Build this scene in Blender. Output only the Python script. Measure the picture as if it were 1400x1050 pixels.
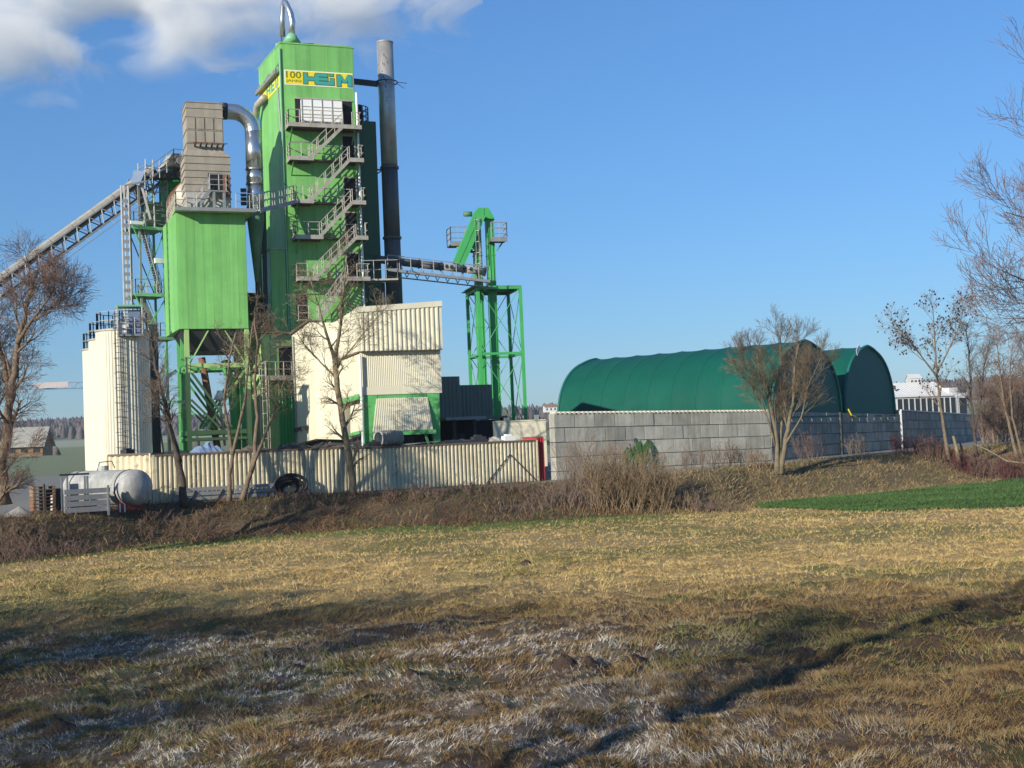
import bpy, math, random
import numpy as np
from mathutils import Vector as V, Matrix

SC = bpy.context.scene
COL = SC.collection
for o in list(bpy.data.objects):
    bpy.data.objects.remove(o)

# ------------------------------------------------------------------ camera, sky, sun, exposure
FPX, CX, CY, EYE = 1690.0, 700.0, 525.0, 2.6
ROLL, PITCH = math.radians(2.4), math.atan(75.0 / 1690.0)
FWD = V((0, math.cos(PITCH), math.sin(PITCH)))
_u0 = V((0, -math.sin(PITCH), math.cos(PITCH)))
_r0 = V((1, 0, 0))
RGT = _r0 * math.cos(ROLL) - _u0 * math.sin(ROLL)
UPV = _u0 * math.cos(ROLL) + _r0 * math.sin(ROLL)
cam_d = bpy.data.cameras.new('camera')
cam_d.sensor_width = 36.0
cam_d.lens = 36.0 * FPX / 1400.0
cam_d.clip_start = 0.5
cam_d.clip_end = 6000
cam = bpy.data.objects.new('camera', cam_d)
COL.objects.link(cam)
m3 = Matrix((RGT, UPV, -FWD)).transposed()
cam.matrix_world = Matrix.Translation((0, 0, EYE)) @ m3.to_4x4()
SC.camera = cam

SUN_AZ, SUN_EL = math.radians(39), math.radians(20)
to_sun = V((-math.sin(SUN_AZ) * math.cos(SUN_EL), -math.cos(SUN_AZ) * math.cos(SUN_EL), math.sin(SUN_EL)))
world = bpy.data.worlds.new('World')
SC.world = world
world.use_nodes = True
nt = world.node_tree
bg = nt.nodes['Background']
sky = nt.nodes.new('ShaderNodeTexSky')
sky.sky_type = 'NISHITA'
sky.sun_disc = False
sky.sun_elevation = SUN_EL
sky.sun_rotation = math.atan2(to_sun.x, to_sun.y)
sky.air_density = 1.4
sky.dust_density = 0.0
sky.ozone_density = 8.0
gam = nt.nodes.new('ShaderNodeGamma')          # camera-like tone and white balance of the whole sky
gam.inputs['Gamma'].default_value = 0.76
tint = nt.nodes.new('ShaderNodeVectorMath')
tint.operation = 'MULTIPLY'
tint.inputs[1].default_value = (1.19, 1.57, 2.07)
nt.links.new(sky.outputs[0], gam.inputs['Color'])
nt.links.new(gam.outputs['Color'], tint.inputs[0])
nt.links.new(tint.outputs[0], bg.inputs[0])
bg.inputs[1].default_value = 0.085
sun_d = bpy.data.lights.new('sun', 'SUN')
sun_d.energy = 5.0
sun_d.angle = math.radians(0.5)
sun_d.color = (1.0, 0.93, 0.80)
sun = bpy.data.objects.new('sun', sun_d)
COL.objects.link(sun)
sun.rotation_euler = (-to_sun).to_track_quat('-Z', 'Y').to_euler()
SC.view_settings.view_transform = 'Standard'
SC.view_settings.look = 'None'
SC.view_settings.gamma = 1.0
SC.view_settings.exposure = 0.3
SC.view_settings.use_curve_mapping = False
SC.render.engine = 'CYCLES'
SC.cycles.use_denoising = True
SC.cycles.max_bounces = 14
SC.cycles.diffuse_bounces = 3
SC.cycles.glossy_bounces = 2
SC.cycles.volume_bounces = 12
SC.cycles.volume_step_rate = 0.2
SC.cycles.volume_max_steps = 512
SC.cycles.sample_clamp_indirect = 4.0


# ------------------------------------------------------------------ helpers
def ray(px, py):
    return (RGT * ((px - CX) / FPX) - UPV * ((py - CY) / FPX) + FWD)


def P(px, py, d):
    """Point seen at photo pixel (px, py), at world depth Y = d."""
    r = ray(px, py)
    return V((0, 0, EYE)) + r * (d / r.y)


class Frame:
    """Vertical wall frame: u runs along the wall, n points out of it."""
    def __init__(s, a, b):
        s.o = V((a.x, a.y, 0))
        e = V((b.x - a.x, b.y - a.y, 0))
        s.w = e.length
        s.u = e.normalized()
        s.n = V((s.u.y, -s.u.x, 0))
    def __call__(s, u, n, z):
        return s.o + s.u * u + s.n * n + V((0, 0, z))
    def hit(s, px, py, n=0.0):
        r = ray(px, py)
        c = V((0, 0, EYE))
        t = ((s.o + s.n * n) - c).dot(s.n) / r.dot(s.n)
        q = c + r * t
        return (q - s.o).dot(s.u), q.z


OFF = {}


class MB:
    def __init__(s):
        s.v, s.f = [], []
    def quad(s, a, b, c, d):
        i = len(s.v)
        s.v += [a, b, c, d]
        s.f.append((i, i + 1, i + 2, i + 3))
        return s
    def poly(s, pts):
        i = len(s.v)
        s.v += list(pts)
        s.f.append(tuple(range(i, i + len(pts))))
        return s
    def hexa(s, b, t):
        """bottom 4 + top 4 points (same winding)"""
        i = len(s.v)
        s.v += list(b) + list(t)
        s.f += [(i + 3, i + 2, i + 1, i), (i + 4, i + 5, i + 6, i + 7)]
        for k in range(4):
            j = (k + 1) % 4
            s.f.append((i + k, i + j, i + 4 + j, i + 4 + k))
        return s
    def box(s, o, a, b, c):
        return s.hexa([o, o + a, o + a + b, o + b], [o + c, o + a + c, o + a + b + c, o + b + c])
    def fbox(s, fr, u0, u1, n0, n1, z0, z1):
        """box in a wall frame"""
        return s.hexa([fr(u0, n1, z0), fr(u1, n1, z0), fr(u1, n0, z0), fr(u0, n0, z0)],
                      [fr(u0, n1, z1), fr(u1, n1, z1), fr(u1, n0, z1), fr(u0, n0, z1)])
    def extrude(s, pts, vec):
        n = len(pts)
        i = len(s.v)
        s.v += list(pts) + [p + vec for p in pts]
        s.f.append(tuple(i + k for k in reversed(range(n))))
        s.f.append(tuple(i + n + k for k in range(n)))
        for k in range(n):
            j = (k + 1) % n
            s.f.append((i + k, i + j, i + n + j, i + n + k))
        return s
    def beam(s, p, q, w, h=None):
        h = h or w
        d = (q - p)
        if d.length < 1e-6:
            return s
        d = d.normalized()
        up = V((0, 0, 1)) if abs(d.z) < 0.95 else V((0, 1, 0))
        a = d.cross(up).normalized() * (w / 2)
        b = a.cross(d).normalized() * (h / 2)
        return s.hexa([p - a - b, p + a - b, p + a + b, p - a + b], [q - a - b, q + a - b, q + a + b, q - a + b])
    def path(s, pts, rad, n=8, cap=True):
        if not isinstance(rad, (list, tuple)):
            rad = [rad] * len(pts)
        rings = []
        prev = None
        for k, p in enumerate(pts):
            if k == 0:
                d = pts[1] - pts[0]
            elif k == len(pts) - 1:
                d = pts[-1] - pts[-2]
            else:
                d = (pts[k + 1] - pts[k]).normalized() + (pts[k] - pts[k - 1]).normalized()
            d = d.normalized()
            if prev is None:
                up = V((0, 0, 1)) if abs(d.z) < 0.9 else V((1, 0, 0))
                a = d.cross(up).normalized()
            else:
                a = (prev - d * prev.dot(d)).normalized()
            prev = a
            b = d.cross(a)
            i = len(s.v)
            for j in range(n):
                t = 2 * math.pi * j / n
                s.v.append(p + (a * math.cos(t) + b * math.sin(t)) * rad[k])
            rings.append(i)
        for i, j in zip(rings, rings[1:]):
            for k in range(n):
                l = (k + 1) % n
                s.f.append((i + k, i + l, j + l, j + k))
        if cap:
            s.f.append(tuple(rings[0] + k for k in reversed(range(n))))
            s.f.append(tuple(rings[-1] + k for k in range(n)))
        return s
    def tube(s, p, q, r, n=6, r2=None):
        return s.path([p, q], [r, r if r2 is None else r2], n)
    def build(s, name, mat, parent=None, smooth=False, label=None):
        off = OFF.get(parent.name, V((0, 0, 0))) if parent else V((0, 0, 0))
        me = bpy.data.meshes.new(name)
        me.from_pydata([tuple(p - off) for p in s.v], [], s.f)
        if mat:
            me.materials.append(mat)
        if smooth:
            me.polygons.foreach_set('use_smooth', [True] * len(me.polygons))
        o = bpy.data.objects.new(name, me)
        COL.objects.link(o)
        if parent:
            o.parent = parent
            OFF[o.name] = off
        if label:
            o['label'] = label
        return o


def build_each(mb, name, mat_, parent):
    """every separate piece of the builder becomes a part of its own"""
    par = list(range(len(mb.v)))
    def find(a):
        while par[a] != a:
            par[a] = par[par[a]]
            a = par[a]
        return a
    for f in mb.f:
        for k in f[1:]:
            par[find(k)] = find(f[0])
    groups = {}
    for f in mb.f:
        groups.setdefault(find(f[0]), []).append(f)
    for fs in groups.values():
        idx = sorted({k for f in fs for k in f})
        mp = {k: i for i, k in enumerate(idx)}
        q = MB()
        q.v = [mb.v[k] for k in idx]
        q.f = [tuple(mp[k] for k in f) for f in fs]
        q.build(name, mat_, parent)


def thing(name, label, cat, loc=(0, 0, 0), group=None, kind=None):
    o = bpy.data.objects.new(name, None)
    COL.objects.link(o)
    o.location = loc
    o.empty_display_size = 0.5
    OFF[o.name] = V(loc)
    o['label'] = label
    o['category'] = cat
    o['kind'] = 'thing'
    if group:
        o['group'] = group
    return o


def tag(o, label, cat=None, group=None, kind=None):
    o['label'] = label
    if cat:
        o['category'] = cat
    if group:
        o['group'] = group
    if kind:
        o['kind'] = kind
    return o


def L(c):
    """sRGB 0-255 -> linear"""
    r = []
    for x in c:
        x = x / 255.0
        r.append(x / 12.92 if x <= 0.04045 else ((x + 0.055) / 1.055) ** 2.4)
    return tuple(r)


def mat(name, rgb, rough=0.6, metal=0.0, var=0.12, scale=0.8, bump=0.0, bscale=8.0, streak=0.0, rust=0.0, rustc=(96, 62, 40), spec=0.4):
    """Weathered surface: two-scale noise on the colour, vertical run-off streaks, rust blooms, fine bump."""
    m = bpy.data.materials.new(name)
    m.use_nodes = True
    n, l = m.node_tree.nodes, m.node_tree.links
    b = n['Principled BSDF']
    b.inputs['Roughness'].default_value = rough
    b.inputs['Metallic'].default_value = metal
    b.inputs['Specular IOR Level'].default_value = spec
    c = rgb if max(rgb) <= 1.0 else L(rgb)
    tc = n.new('ShaderNodeTexCoord')
    nz = n.new('ShaderNodeTexNoise')
    nz.inputs['Scale'].default_value = scale
    nz.inputs['Detail'].default_value = 6
    nz.inputs['Roughness'].default_value = 0.65
    l.new(tc.outputs['Object'], nz.inputs['Vector'])
    rp = n.new('ShaderNodeValToRGB')
    rp.color_ramp.elements[0].position = 0.3
    rp.color_ramp.elements[1].position = 0.7
    rp.color_ramp.elements[0].color = tuple(x * (1 - var) for x in c) + (1,)
    rp.color_ramp.elements[1].color = tuple(min(1, x * (1 + var)) for x in c) + (1,)
    l.new(nz.outputs['Fac'], rp.inputs['Fac'])
    out = rp.outputs['Color']
    if streak > 0:
        mp = n.new('ShaderNodeMapping')
        mp.inputs['Scale'].default_value = (3.0, 3.0, 0.12)
        l.new(tc.outputs['Object'], mp.inputs['Vector'])
        n2 = n.new('ShaderNodeTexNoise')
        n2.inputs['Scale'].default_value = 1.3
        n2.inputs['Detail'].default_value = 5
        l.new(mp.outputs['Vector'], n2.inputs['Vector'])
        r2 = n.new('ShaderNodeValToRGB')
        r2.color_ramp.elements[0].position = 0.42
        r2.color_ramp.elements[1].position = 0.75
        r2.color_ramp.elements[0].color = (0, 0, 0, 1)
        r2.color_ramp.elements[1].color = (streak, streak, streak, 1)
        l.new(n2.outputs['Fac'], r2.inputs['Fac'])
        mx = n.new('ShaderNodeMixRGB')
        mx.inputs['Color2'].default_value = tuple(x * 0.45 for x in c) + (1,)
        l.new(r2.outputs['Color'], mx.inputs['Fac'])
        l.new(out, mx.inputs['Color1'])
        out = mx.outputs['Color']
    if rust > 0:
        n3 = n.new('ShaderNodeTexNoise')
        n3.inputs['Scale'].default_value = 1.7
        n3.inputs['Detail'].default_value = 8
        n3.inputs['Roughness'].default_value = 0.75
        l.new(tc.outputs['Object'], n3.inputs['Vector'])
        r3 = n.new('ShaderNodeValToRGB')
        r3.color_ramp.elements[0].position = 0.62 - 0.2 * rust
        r3.color_ramp.elements[1].position = 0.72
        r3.color_ramp.elements[0].color = (0, 0, 0, 1)
        r3.color_ramp.elements[1].color = (0.85, 0.85, 0.85, 1)
        l.new(n3.outputs['Fac'], r3.inputs['Fac'])
        mx = n.new('ShaderNodeMixRGB')
        mx.inputs['Color2'].default_value = L(rustc) + (1,)
        l.new(r3.outputs['Color'], mx.inputs['Fac'])
        l.new(out, mx.inputs['Color1'])
        out = mx.outputs['Color']
    l.new(out, b.inputs['Base Color'])
    if bump > 0:
        nb = n.new('ShaderNodeTexNoise')
        nb.inputs['Scale'].default_value = bscale
        nb.inputs['Detail'].default_value = 4
        l.new(tc.outputs['Object'], nb.inputs['Vector'])
        bp = n.new('ShaderNodeBump')
        bp.inputs['Strength'].default_value = bump
        bp.inputs['Distance'].default_value = 0.05
        l.new(nb.outputs['Fac'], bp.inputs['Height'])
        l.new(bp.outputs['Normal'], b.inputs['Normal'])
    return m


def colmat(name, rough=0.9, bump=0.0, bscale=6.0, trans=0.0, var=0.0, spec=0.2):
    """Material coloured by the per-vertex attribute 'Col' (the thing's own local colour)."""
    m = bpy.data.materials.new(name)
    m.use_nodes = True
    n, l = m.node_tree.nodes, m.node_tree.links
    b = n['Principled BSDF']
    b.inputs['Roughness'].default_value = rough
    b.inputs['Specular IOR Level'].default_value = spec
    a = n.new('ShaderNodeAttribute')
    a.attribute_name = 'Col'
    out = a.outputs['Color']
    if var > 0 or bump > 0:
        tc = n.new('ShaderNodeTexCoord')
        nz = n.new('ShaderNodeTexNoise')
        nz.inputs['Scale'].default_value = bscale
        nz.inputs['Detail'].default_value = 8
        nz.inputs['Roughness'].default_value = 0.7
        l.new(tc.outputs['Object'], nz.inputs['Vector'])
        rp = n.new('ShaderNodeValToRGB')
        rp.color_ramp.elements[0].position = 0.3
        rp.color_ramp.elements[1].position = 0.7
        rp.color_ramp.elements[0].color = (1 - var,) * 3 + (1,)
        rp.color_ramp.elements[1].color = (1 + var,) * 3 + (1,)
        l.new(nz.outputs['Fac'], rp.inputs['Fac'])
        mx = n.new('ShaderNodeMixRGB')
        mx.blend_type = 'MULTIPLY'
        mx.inputs['Fac'].default_value = 1
        l.new(out, mx.inputs['Color1'])
        l.new(rp.outputs['Color'], mx.inputs['Color2'])
        out = mx.outputs['Color']
        if bump > 0:
            bp = n.new('ShaderNodeBump')
            bp.inputs['Strength'].default_value = bump
            bp.inputs['Distance'].default_value = 0.15
            l.new(nz.outputs['Fac'], bp.inputs['Height'])
            l.new(bp.outputs['Normal'], b.inputs['Normal'])
    l.new(out, b.inputs['Base Color'])
    return m


# value noise for numpy
def vnoise(x, y, s, seed=0):
    x = np.asarray(x, float) / s
    y = np.asarray(y, float) / s
    xi, yi = np.floor(x), np.floor(y)
    fx, fy = x - xi, y - yi
    fx = fx * fx * (3 - 2 * fx)
    fy = fy * fy * (3 - 2 * fy)
    def h(a, b):
        t = np.sin(a * 127.1 + b * 311.7 + seed * 74.7) * 43758.5453
        return t - np.floor(t)
    return (h(xi, yi) * (1 - fx) + h(xi + 1, yi) * fx) * (1 - fy) + (h(xi, yi + 1) * (1 - fx) + h(xi + 1, yi + 1) * fx) * fy


def sstep(t):
    t = np.clip(t, 0, 1)
    return t * t * (3 - 2 * t)


YARD = -0.4
FX = np.array([-400, -60, -40, -24, -19.2, 0, 12.8, 15.3, 40, 80, 400.])
FY = np.array([20, 44, 50, 58, 65, 69, 72, 76, 97, 130, 380.])


def H(x, y):
    """ground height"""
    x = np.asarray(x, float)
    y = np.asarray(y, float)
    foot = np.interp(x, FX, FY) + 1.4 * (vnoise(x, y * 0, 4.0, 3) - 0.5)
    t = sstep((y - foot) / np.interp(x, [-30, -18, 0, 14, 40], [6, 6, 9, 9, 9]))
    top = np.interp(x, [-30, 0, 12, 40], [YARD, YARD, 0.0, 0.3])
    z = -2.1 + (top + 2.1) * t
    und = 0.22 * (vnoise(x, y, 9, 1) - 0.5) + 0.12 * (vnoise(x, y, 3.1, 2) - 0.5)
    near = sstep((62 - y) / 25)
    tus = 0.26 * (vnoise(x, y, 0.95, 5) - 0.5) + 0.17 * (vnoise(x, y, 0.42, 6) - 0.5)
    z = z + (und + tus * (0.35 + 0.65 * near)) * (1 - t) * sstep(y / 6 + 1)
    z = z + 0.35 * (vnoise(x, y, 1.3, 8) - 0.5) * 4 * t * (1 - t)
    z = z + 3.1 * sstep((12 - y) / 10)
    r = np.sqrt(x * x + y * y)
    z = z + 11 * sstep((y - 220) / 480) + (9 + 12 * vnoise(x, y, 420, 11) + 5 * vnoise(x, y, 130, 12)) * sstep((r - 750) / 550) * (y > 0)
    return z


# ------------------------------------------------------------------ materials
M = {}
M['green'] = mat('green_cladding_paint', (0.185, 0.465, 0.125), 0.5, var=0.11, scale=0.5, streak=0.24)
M['green_frame'] = mat('green_steel_paint', (0.11, 0.40, 0.12), 0.5, var=0.15, scale=1.2, streak=0.2, rust=0.15)
M['green_elev'] = mat('elevator_green_paint', (0.06, 0.37, 0.10), 0.4, var=0.1, streak=0.15)
M['green_pale'] = mat('pale_green_paint', (0.33, 0.50, 0.18), 0.55, var=0.12, streak=0.3)
M['green_dull'] = mat('dull_green_steel', (0.10, 0.22, 0.12), 0.6, var=0.2, streak=0.3)
M['cream'] = mat('cream_sheet_metal', (0.66, 0.615, 0.455), 0.5, var=0.06, scale=0.5, streak=0.10)
M['white'] = mat('silo_white_paint', (0.62, 0.59, 0.46), 0.5, var=0.08, streak=0.3)
M['cont'] = mat('container_cream_paint', (0.64, 0.57, 0.39), 0.6, var=0.16, streak=0.45, rust=0.34)
M['red'] = mat('container_red_paint', (0.40, 0.035, 0.045), 0.5, var=0.12, streak=0.2)
M['galv'] = mat('galvanised_steel', (0.29, 0.29, 0.285), 0.5, 0.3, var=0.15, scale=2.0, streak=0.2)
M['galv_warm'] = mat('weathered_galvanised_steel', (0.40, 0.37, 0.31), 0.6, 0.2, var=0.2, scale=2.0, streak=0.3, rust=0.1)
M['inox'] = mat('polished_duct_steel', (0.66, 0.66, 0.64), 0.28, 0.9, var=0.08, streak=0.15, spec=0.5)
M['stack'] = mat('shaded_chimney_steel', (0.11, 0.11, 0.11), 0.6, 0.15, var=0.15, streak=0.5)  # tower shade put into the lower shaft's colour; reused on the conveyor tube
M['stack_lit'] = mat('sunlit_chimney_steel', (0.46, 0.44, 0.41), 0.4, 0.5, var=0.18, scale=1.5, streak=0.4)  # same chimney steel in a sunlit tone for the top section
M['filter'] = mat('weathered_grey_filter_panel', (0.34, 0.30, 0.235), 0.75, 0.0, var=0.16, scale=0.9, streak=0.35, rust=0.22, rustc=(134, 104, 76))
M['filter_new'] = mat('light_grey_filter_panel', (0.42, 0.41, 0.38), 0.6, var=0.08, streak=0.2)
M['dark'] = mat('dark_steel', (0.035, 0.04, 0.045), 0.6, 0.2, var=0.25)
M['black'] = mat('dark_opening', (0.012, 0.012, 0.014), 0.9, var=0.2)
M['rubber'] = mat('black_rubber', (0.018, 0.018, 0.02), 0.55, var=0.3, bump=0.2)
M['rust'] = mat('rusty_steel', (0.20, 0.10, 0.055), 0.85, var=0.35, scale=2)
M['drum'] = mat('drum_steel', (0.42, 0.39, 0.33), 0.6, 0.2, var=0.2, streak=0.3, rust=0.35)
M['yellow'] = mat('banner_yellow', (0.83, 0.66, 0.02), 0.5, var=0.04, scale=0.5)
M['teal'] = mat('letter_teal', (0.045, 0.33, 0.27), 0.5, var=0.04)
M['ldark'] = mat('letter_outline', (0.05, 0.09, 0.03), 0.6, var=0.05)
M['lolive'] = mat('letter_olive', (0.15, 0.20, 0.02), 0.6, var=0.05)
M['bwhite'] = mat('banner_border_white', (0.8, 0.8, 0.76), 0.6, var=0.03)
M['block'] = mat('concrete_block', (0.34, 0.33, 0.285), 0.9, var=0.25, scale=0.9, bump=0.4, bscale=10, streak=0.5)
M['tarp'] = mat('green_tarpaulin', (0.006, 0.085, 0.060), 0.5, var=0.12, scale=0.35, bump=0.3, bscale=.8, streak=.15, spec=.12)
M['tarp_end'] = mat('dark_green_tarpaulin', (0.009, 0.125, 0.098), 0.6, var=0.08, bump=0.1, bscale=1.0)
M['rail_green'] = mat('mint_edge_paint', (0.20, 0.45, 0.26), 0.5, var=0.1)
M['green_shade'] = mat('shaded_green_cladding', (0.035, 0.105, 0.045), 0.5, var=0.1, streak=0.1)  # cladding green darkened to carry the tower's shade on the annex
M['ware'] = mat('dark_green_grey_sheet', (0.15, 0.165, 0.125), 0.6, var=0.12, streak=0.2)
M['glass'] = mat('window_glass', (0.02, 0.025, 0.03), 0.1, 0.0, var=0.1, spec=0.8)
M['wroof'] = mat('white_roof_sheet', (0.62, 0.61, 0.58), 0.5, var=0.05, streak=0.1)
M['tank'] = mat('tank_white_paint', (0.38, 0.375, 0.345), 0.6, var=0.3, scale=1.6, streak=0.6, rust=.12, rustc=(80, 78, 72))
M['wood'] = mat('pallet_wood', (0.24, 0.16, 0.09), 0.85, var=0.3, scale=3)
M['blue'] = mat('blue_grey_steel', (0.16, 0.22, 0.33), 0.5, var=0.15)
M['orange'] = mat('orange_paint', (0.55, 0.22, 0.02), 0.5, var=0.1)
M['cable'] = mat('brown_grating', (0.14, 0.105, 0.075), 0.8, 0.1, var=0.3)
M['bark'] = mat('grey_brown_bark', (0.17, 0.125, 0.085), 0.95, var=0.35, scale=4, bump=0.6, bscale=9)
M['bark_y'] = mat('lichen_yellow_bark', (0.215, 0.17, 0.10), 0.95, var=0.4, scale=3, bump=0.6, bscale=9)
M['bark_d'] = mat('dark_bark', (0.075, 0.057, 0.043), 0.95, var=0.35, scale=4, bump=0.6, bscale=9)
M['twig'] = mat('grey_twig', (0.17, 0.13, 0.10), 0.95, var=0.25, scale=2)
M['twig_r'] = mat('reddish_brown_twig', (0.155, 0.10, 0.075), 0.95, var=0.3, scale=2)
M['twig_y'] = mat('olive_twig', (0.175, 0.135, 0.085), 0.95, var=0.35, scale=1)
M['bark_t'] = mat('olive_grey_bark', (0.165, 0.135, 0.085), 0.95, var=0.35, scale=3, bump=0.6, bscale=9)
M['twig_t'] = mat('grey_olive_twig', (0.135, 0.105, 0.07), 0.95, var=0.3, scale=1.2)
M['seed'] = mat('dark_seed_cluster', (0.055, 0.035, 0.028), 0.95, var=0.3)
M['far_field'] = mat('far_field', (0.30, 0.29, 0.20), 0.95, var=0.1, scale=0.02)
M['ground'] = colmat('meadow_soil', 0.95, bump=0.9, bscale=5.0, var=0.35)
M['grass'] = colmat('grass_blades', 0.75)
M['forest'] = colmat('far_bare_woods', 1.0)
M['crane_b'] = mat('crane_blue_grey', (0.22, 0.30, 0.42), 0.6, var=0.1)
M['crane_r'] = mat('crane_faded_red', (0.40, 0.35, 0.35), 0.7, var=0.1)


# ------------------------------------------------------------------ ground
def arr_mesh(name, verts, faces, cols, material, smooth=True):
    """mesh from numpy arrays; faces is (n,3) or (n,4)"""
    me = bpy.data.meshes.new(name)
    nf, k = faces.shape
    me.vertices.add(len(verts))
    me.vertices.foreach_set('co', np.ascontiguousarray(verts, dtype=np.float32).ravel())
    me.loops.add(nf * k)
    me.loops.foreach_set('vertex_index', np.ascontiguousarray(faces, dtype=np.int32).ravel())
    me.polygons.add(nf)
    me.polygons.foreach_set('loop_start', np.arange(0, nf * k, k, dtype=np.int32))
    me.polygons.foreach_set('loop_total', np.full(nf, k, dtype=np.int32))
    if smooth:
        me.polygons.foreach_set('use_smooth', np.ones(nf, dtype=bool))
    if cols is not None:
        a = me.color_attributes.new('Col', 'FLOAT_COLOR', 'POINT')
        c4 = np.ones((len(verts), 4), dtype=np.float32)
        c4[:, :3] = cols
        a.data.foreach_set('color', c4.ravel())
    me.update(calc_edges=True)
    me.materials.append(material)
    o = bpy.data.objects.new(name, me)
    COL.objects.link(o)
    return o


def mixc(a, b, t):
    t = np.asarray(t)[..., None]
    return np.asarray(a) * (1 - t) + np.asarray(b) * t


def frost(x, y):
    zone = sstep((35 - y) / 6.0) * sstep((8.0 - 0.1 * (y - 18) - x) / 7.0)
    zone = zone * (0.45 + 0.55 * sstep((vnoise(x, y * 1.5, 4.0, 24) - 0.35) / 0.25))
    n = 0.22 * vnoise(x + 0.4 * y, y * 2.2, 1.6, 21) + 0.40 * vnoise(x, y * 1.5, 0.5, 22) + 0.38 * vnoise(x, y, 0.16, 23)
    return zone * sstep((n - 0.445) / 0.12)


def bankpos(x, y):
    return (y - np.interp(x, FX, FY))


def ground_col(x, y):
    n1 = vnoise(x, y, 5.5, 31)
    n2 = vnoise(x, y, 1.4, 32)
    n3 = vnoise(x, y, 0.5, 33)
    c = mixc((0.37, 0.26, 0.11), (0.23, 0.185, 0.07), sstep((n1 * 0.6 + n2 * 0.4 - 0.42) / 0.3))
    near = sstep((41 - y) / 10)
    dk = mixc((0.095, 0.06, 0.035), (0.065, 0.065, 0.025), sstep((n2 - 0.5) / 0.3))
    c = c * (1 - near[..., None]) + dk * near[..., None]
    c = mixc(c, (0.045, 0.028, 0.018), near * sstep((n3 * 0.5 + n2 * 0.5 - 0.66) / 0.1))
    b = bankpos(x, y)
    gstrip = sstep((b + 5.5) / 3) * sstep((12 - x) / 6)
    c = mixc(c, (0.105, 0.15, 0.035), 0.75 * gstrip)
    t = sstep((b + 0.6) / 1.2)
    bank = mixc((0.075, 0.052, 0.035), (0.17, 0.125, 0.065), np.clip(n2 * 0.7 + sstep((x - 8) / 8) * 0.8, 0, 1))
    c = c * (1 - t[..., None]) + bank * t[..., None]
    yard = sstep((b - 9) / 2) * (y > 40)
    c = mixc(c, (0.24, 0.225, 0.195), yard)
    far = sstep((y - 190) / 40)
    strip = vnoise(x * 0.2, y, 90, 40)
    fc = mixc((0.33, 0.33, 0.22), (0.20, 0.22, 0.11), sstep((strip - 0.45) / 0.1))
    c = mixc(c, fc, far)
    c = mixc(c, (0.5, 0.5, 0.49), 0.14 * frost(x, y))
    return c


def make_ground():
    xs = np.concatenate([-np.geomspace(26, 2600, 60)[::-1], np.linspace(-25.5, 25.5, 240), np.geomspace(26, 2600, 60)])
    ys = np.concatenate([-np.geomspace(0.5, 600, 40)[::-1], np.linspace(0, 14, 20)[:-1], np.linspace(14, 50, 170)[:-1],
                         np.linspace(50, 112, 130)[:-1], np.geomspace(112, 3000, 90)])
    X, Y = np.meshgrid(xs, ys)
    Z = H(X, Y)
    nx, ny = len(xs), len(ys)
    v = np.stack([X.ravel(), Y.ravel(), Z.ravel()], 1)
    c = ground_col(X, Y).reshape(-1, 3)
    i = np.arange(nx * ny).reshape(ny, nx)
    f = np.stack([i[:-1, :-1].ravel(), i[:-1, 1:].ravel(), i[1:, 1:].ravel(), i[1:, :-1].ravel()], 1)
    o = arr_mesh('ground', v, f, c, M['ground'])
    tag(o, 'meadow ground rising over a bank to the plant yard and far fields', kind='structure')
    return o


make_ground()


def strands(name, pos, dirs, length, width, bend, cols, material, label, rng):
    """ribbons: N blades, each 3 triangles, bending over towards its lean direction"""
    n = len(pos)
    length = np.broadcast_to(length, (n,))[:, None]
    width = np.broadcast_to(width, (n,))[:, None]
    d = dirs / np.linalg.norm(dirs, axis=1, keepdims=True)
    a = rng.uniform(0, 2 * np.pi, n)
    side = np.stack([np.cos(a), np.sin(a), np.zeros(n)], 1)
    side = side - d * np.sum(side * d, 1, keepdims=True)
    side /= np.linalg.norm(side, axis=1, keepdims=True) + 1e-6
    flat = d * np.array([1, 1, 0])
    bd = np.broadcast_to(bend, (n,))[:, None]
    p1 = pos + d * length * 0.5
    d2 = d + bd * (flat - np.array([0, 0, 0.55]))
    d2 /= np.linalg.norm(d2, axis=1, keepdims=True)
    p2 = p1 + d2 * length * 0.5
    w = side * width * 0.5
    v = np.stack([pos - w, pos + w, p1 - w * 0.8, p1 + w * 0.8, p2], 1).reshape(-1, 3)
    b = (np.arange(n) * 5)[:, None]
    f = np.concatenate([b + np.array([0, 1, 3]), b + np.array([0, 3, 2]), b + np.array([2, 3, 4])], 1).reshape(-1, 3)
    c = np.repeat(cols, 5, axis=0)
    o = arr_mesh(name, v, f, c, material, smooth=False)
    if label:
        tag(o, label, kind='stuff')
    return o


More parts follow.
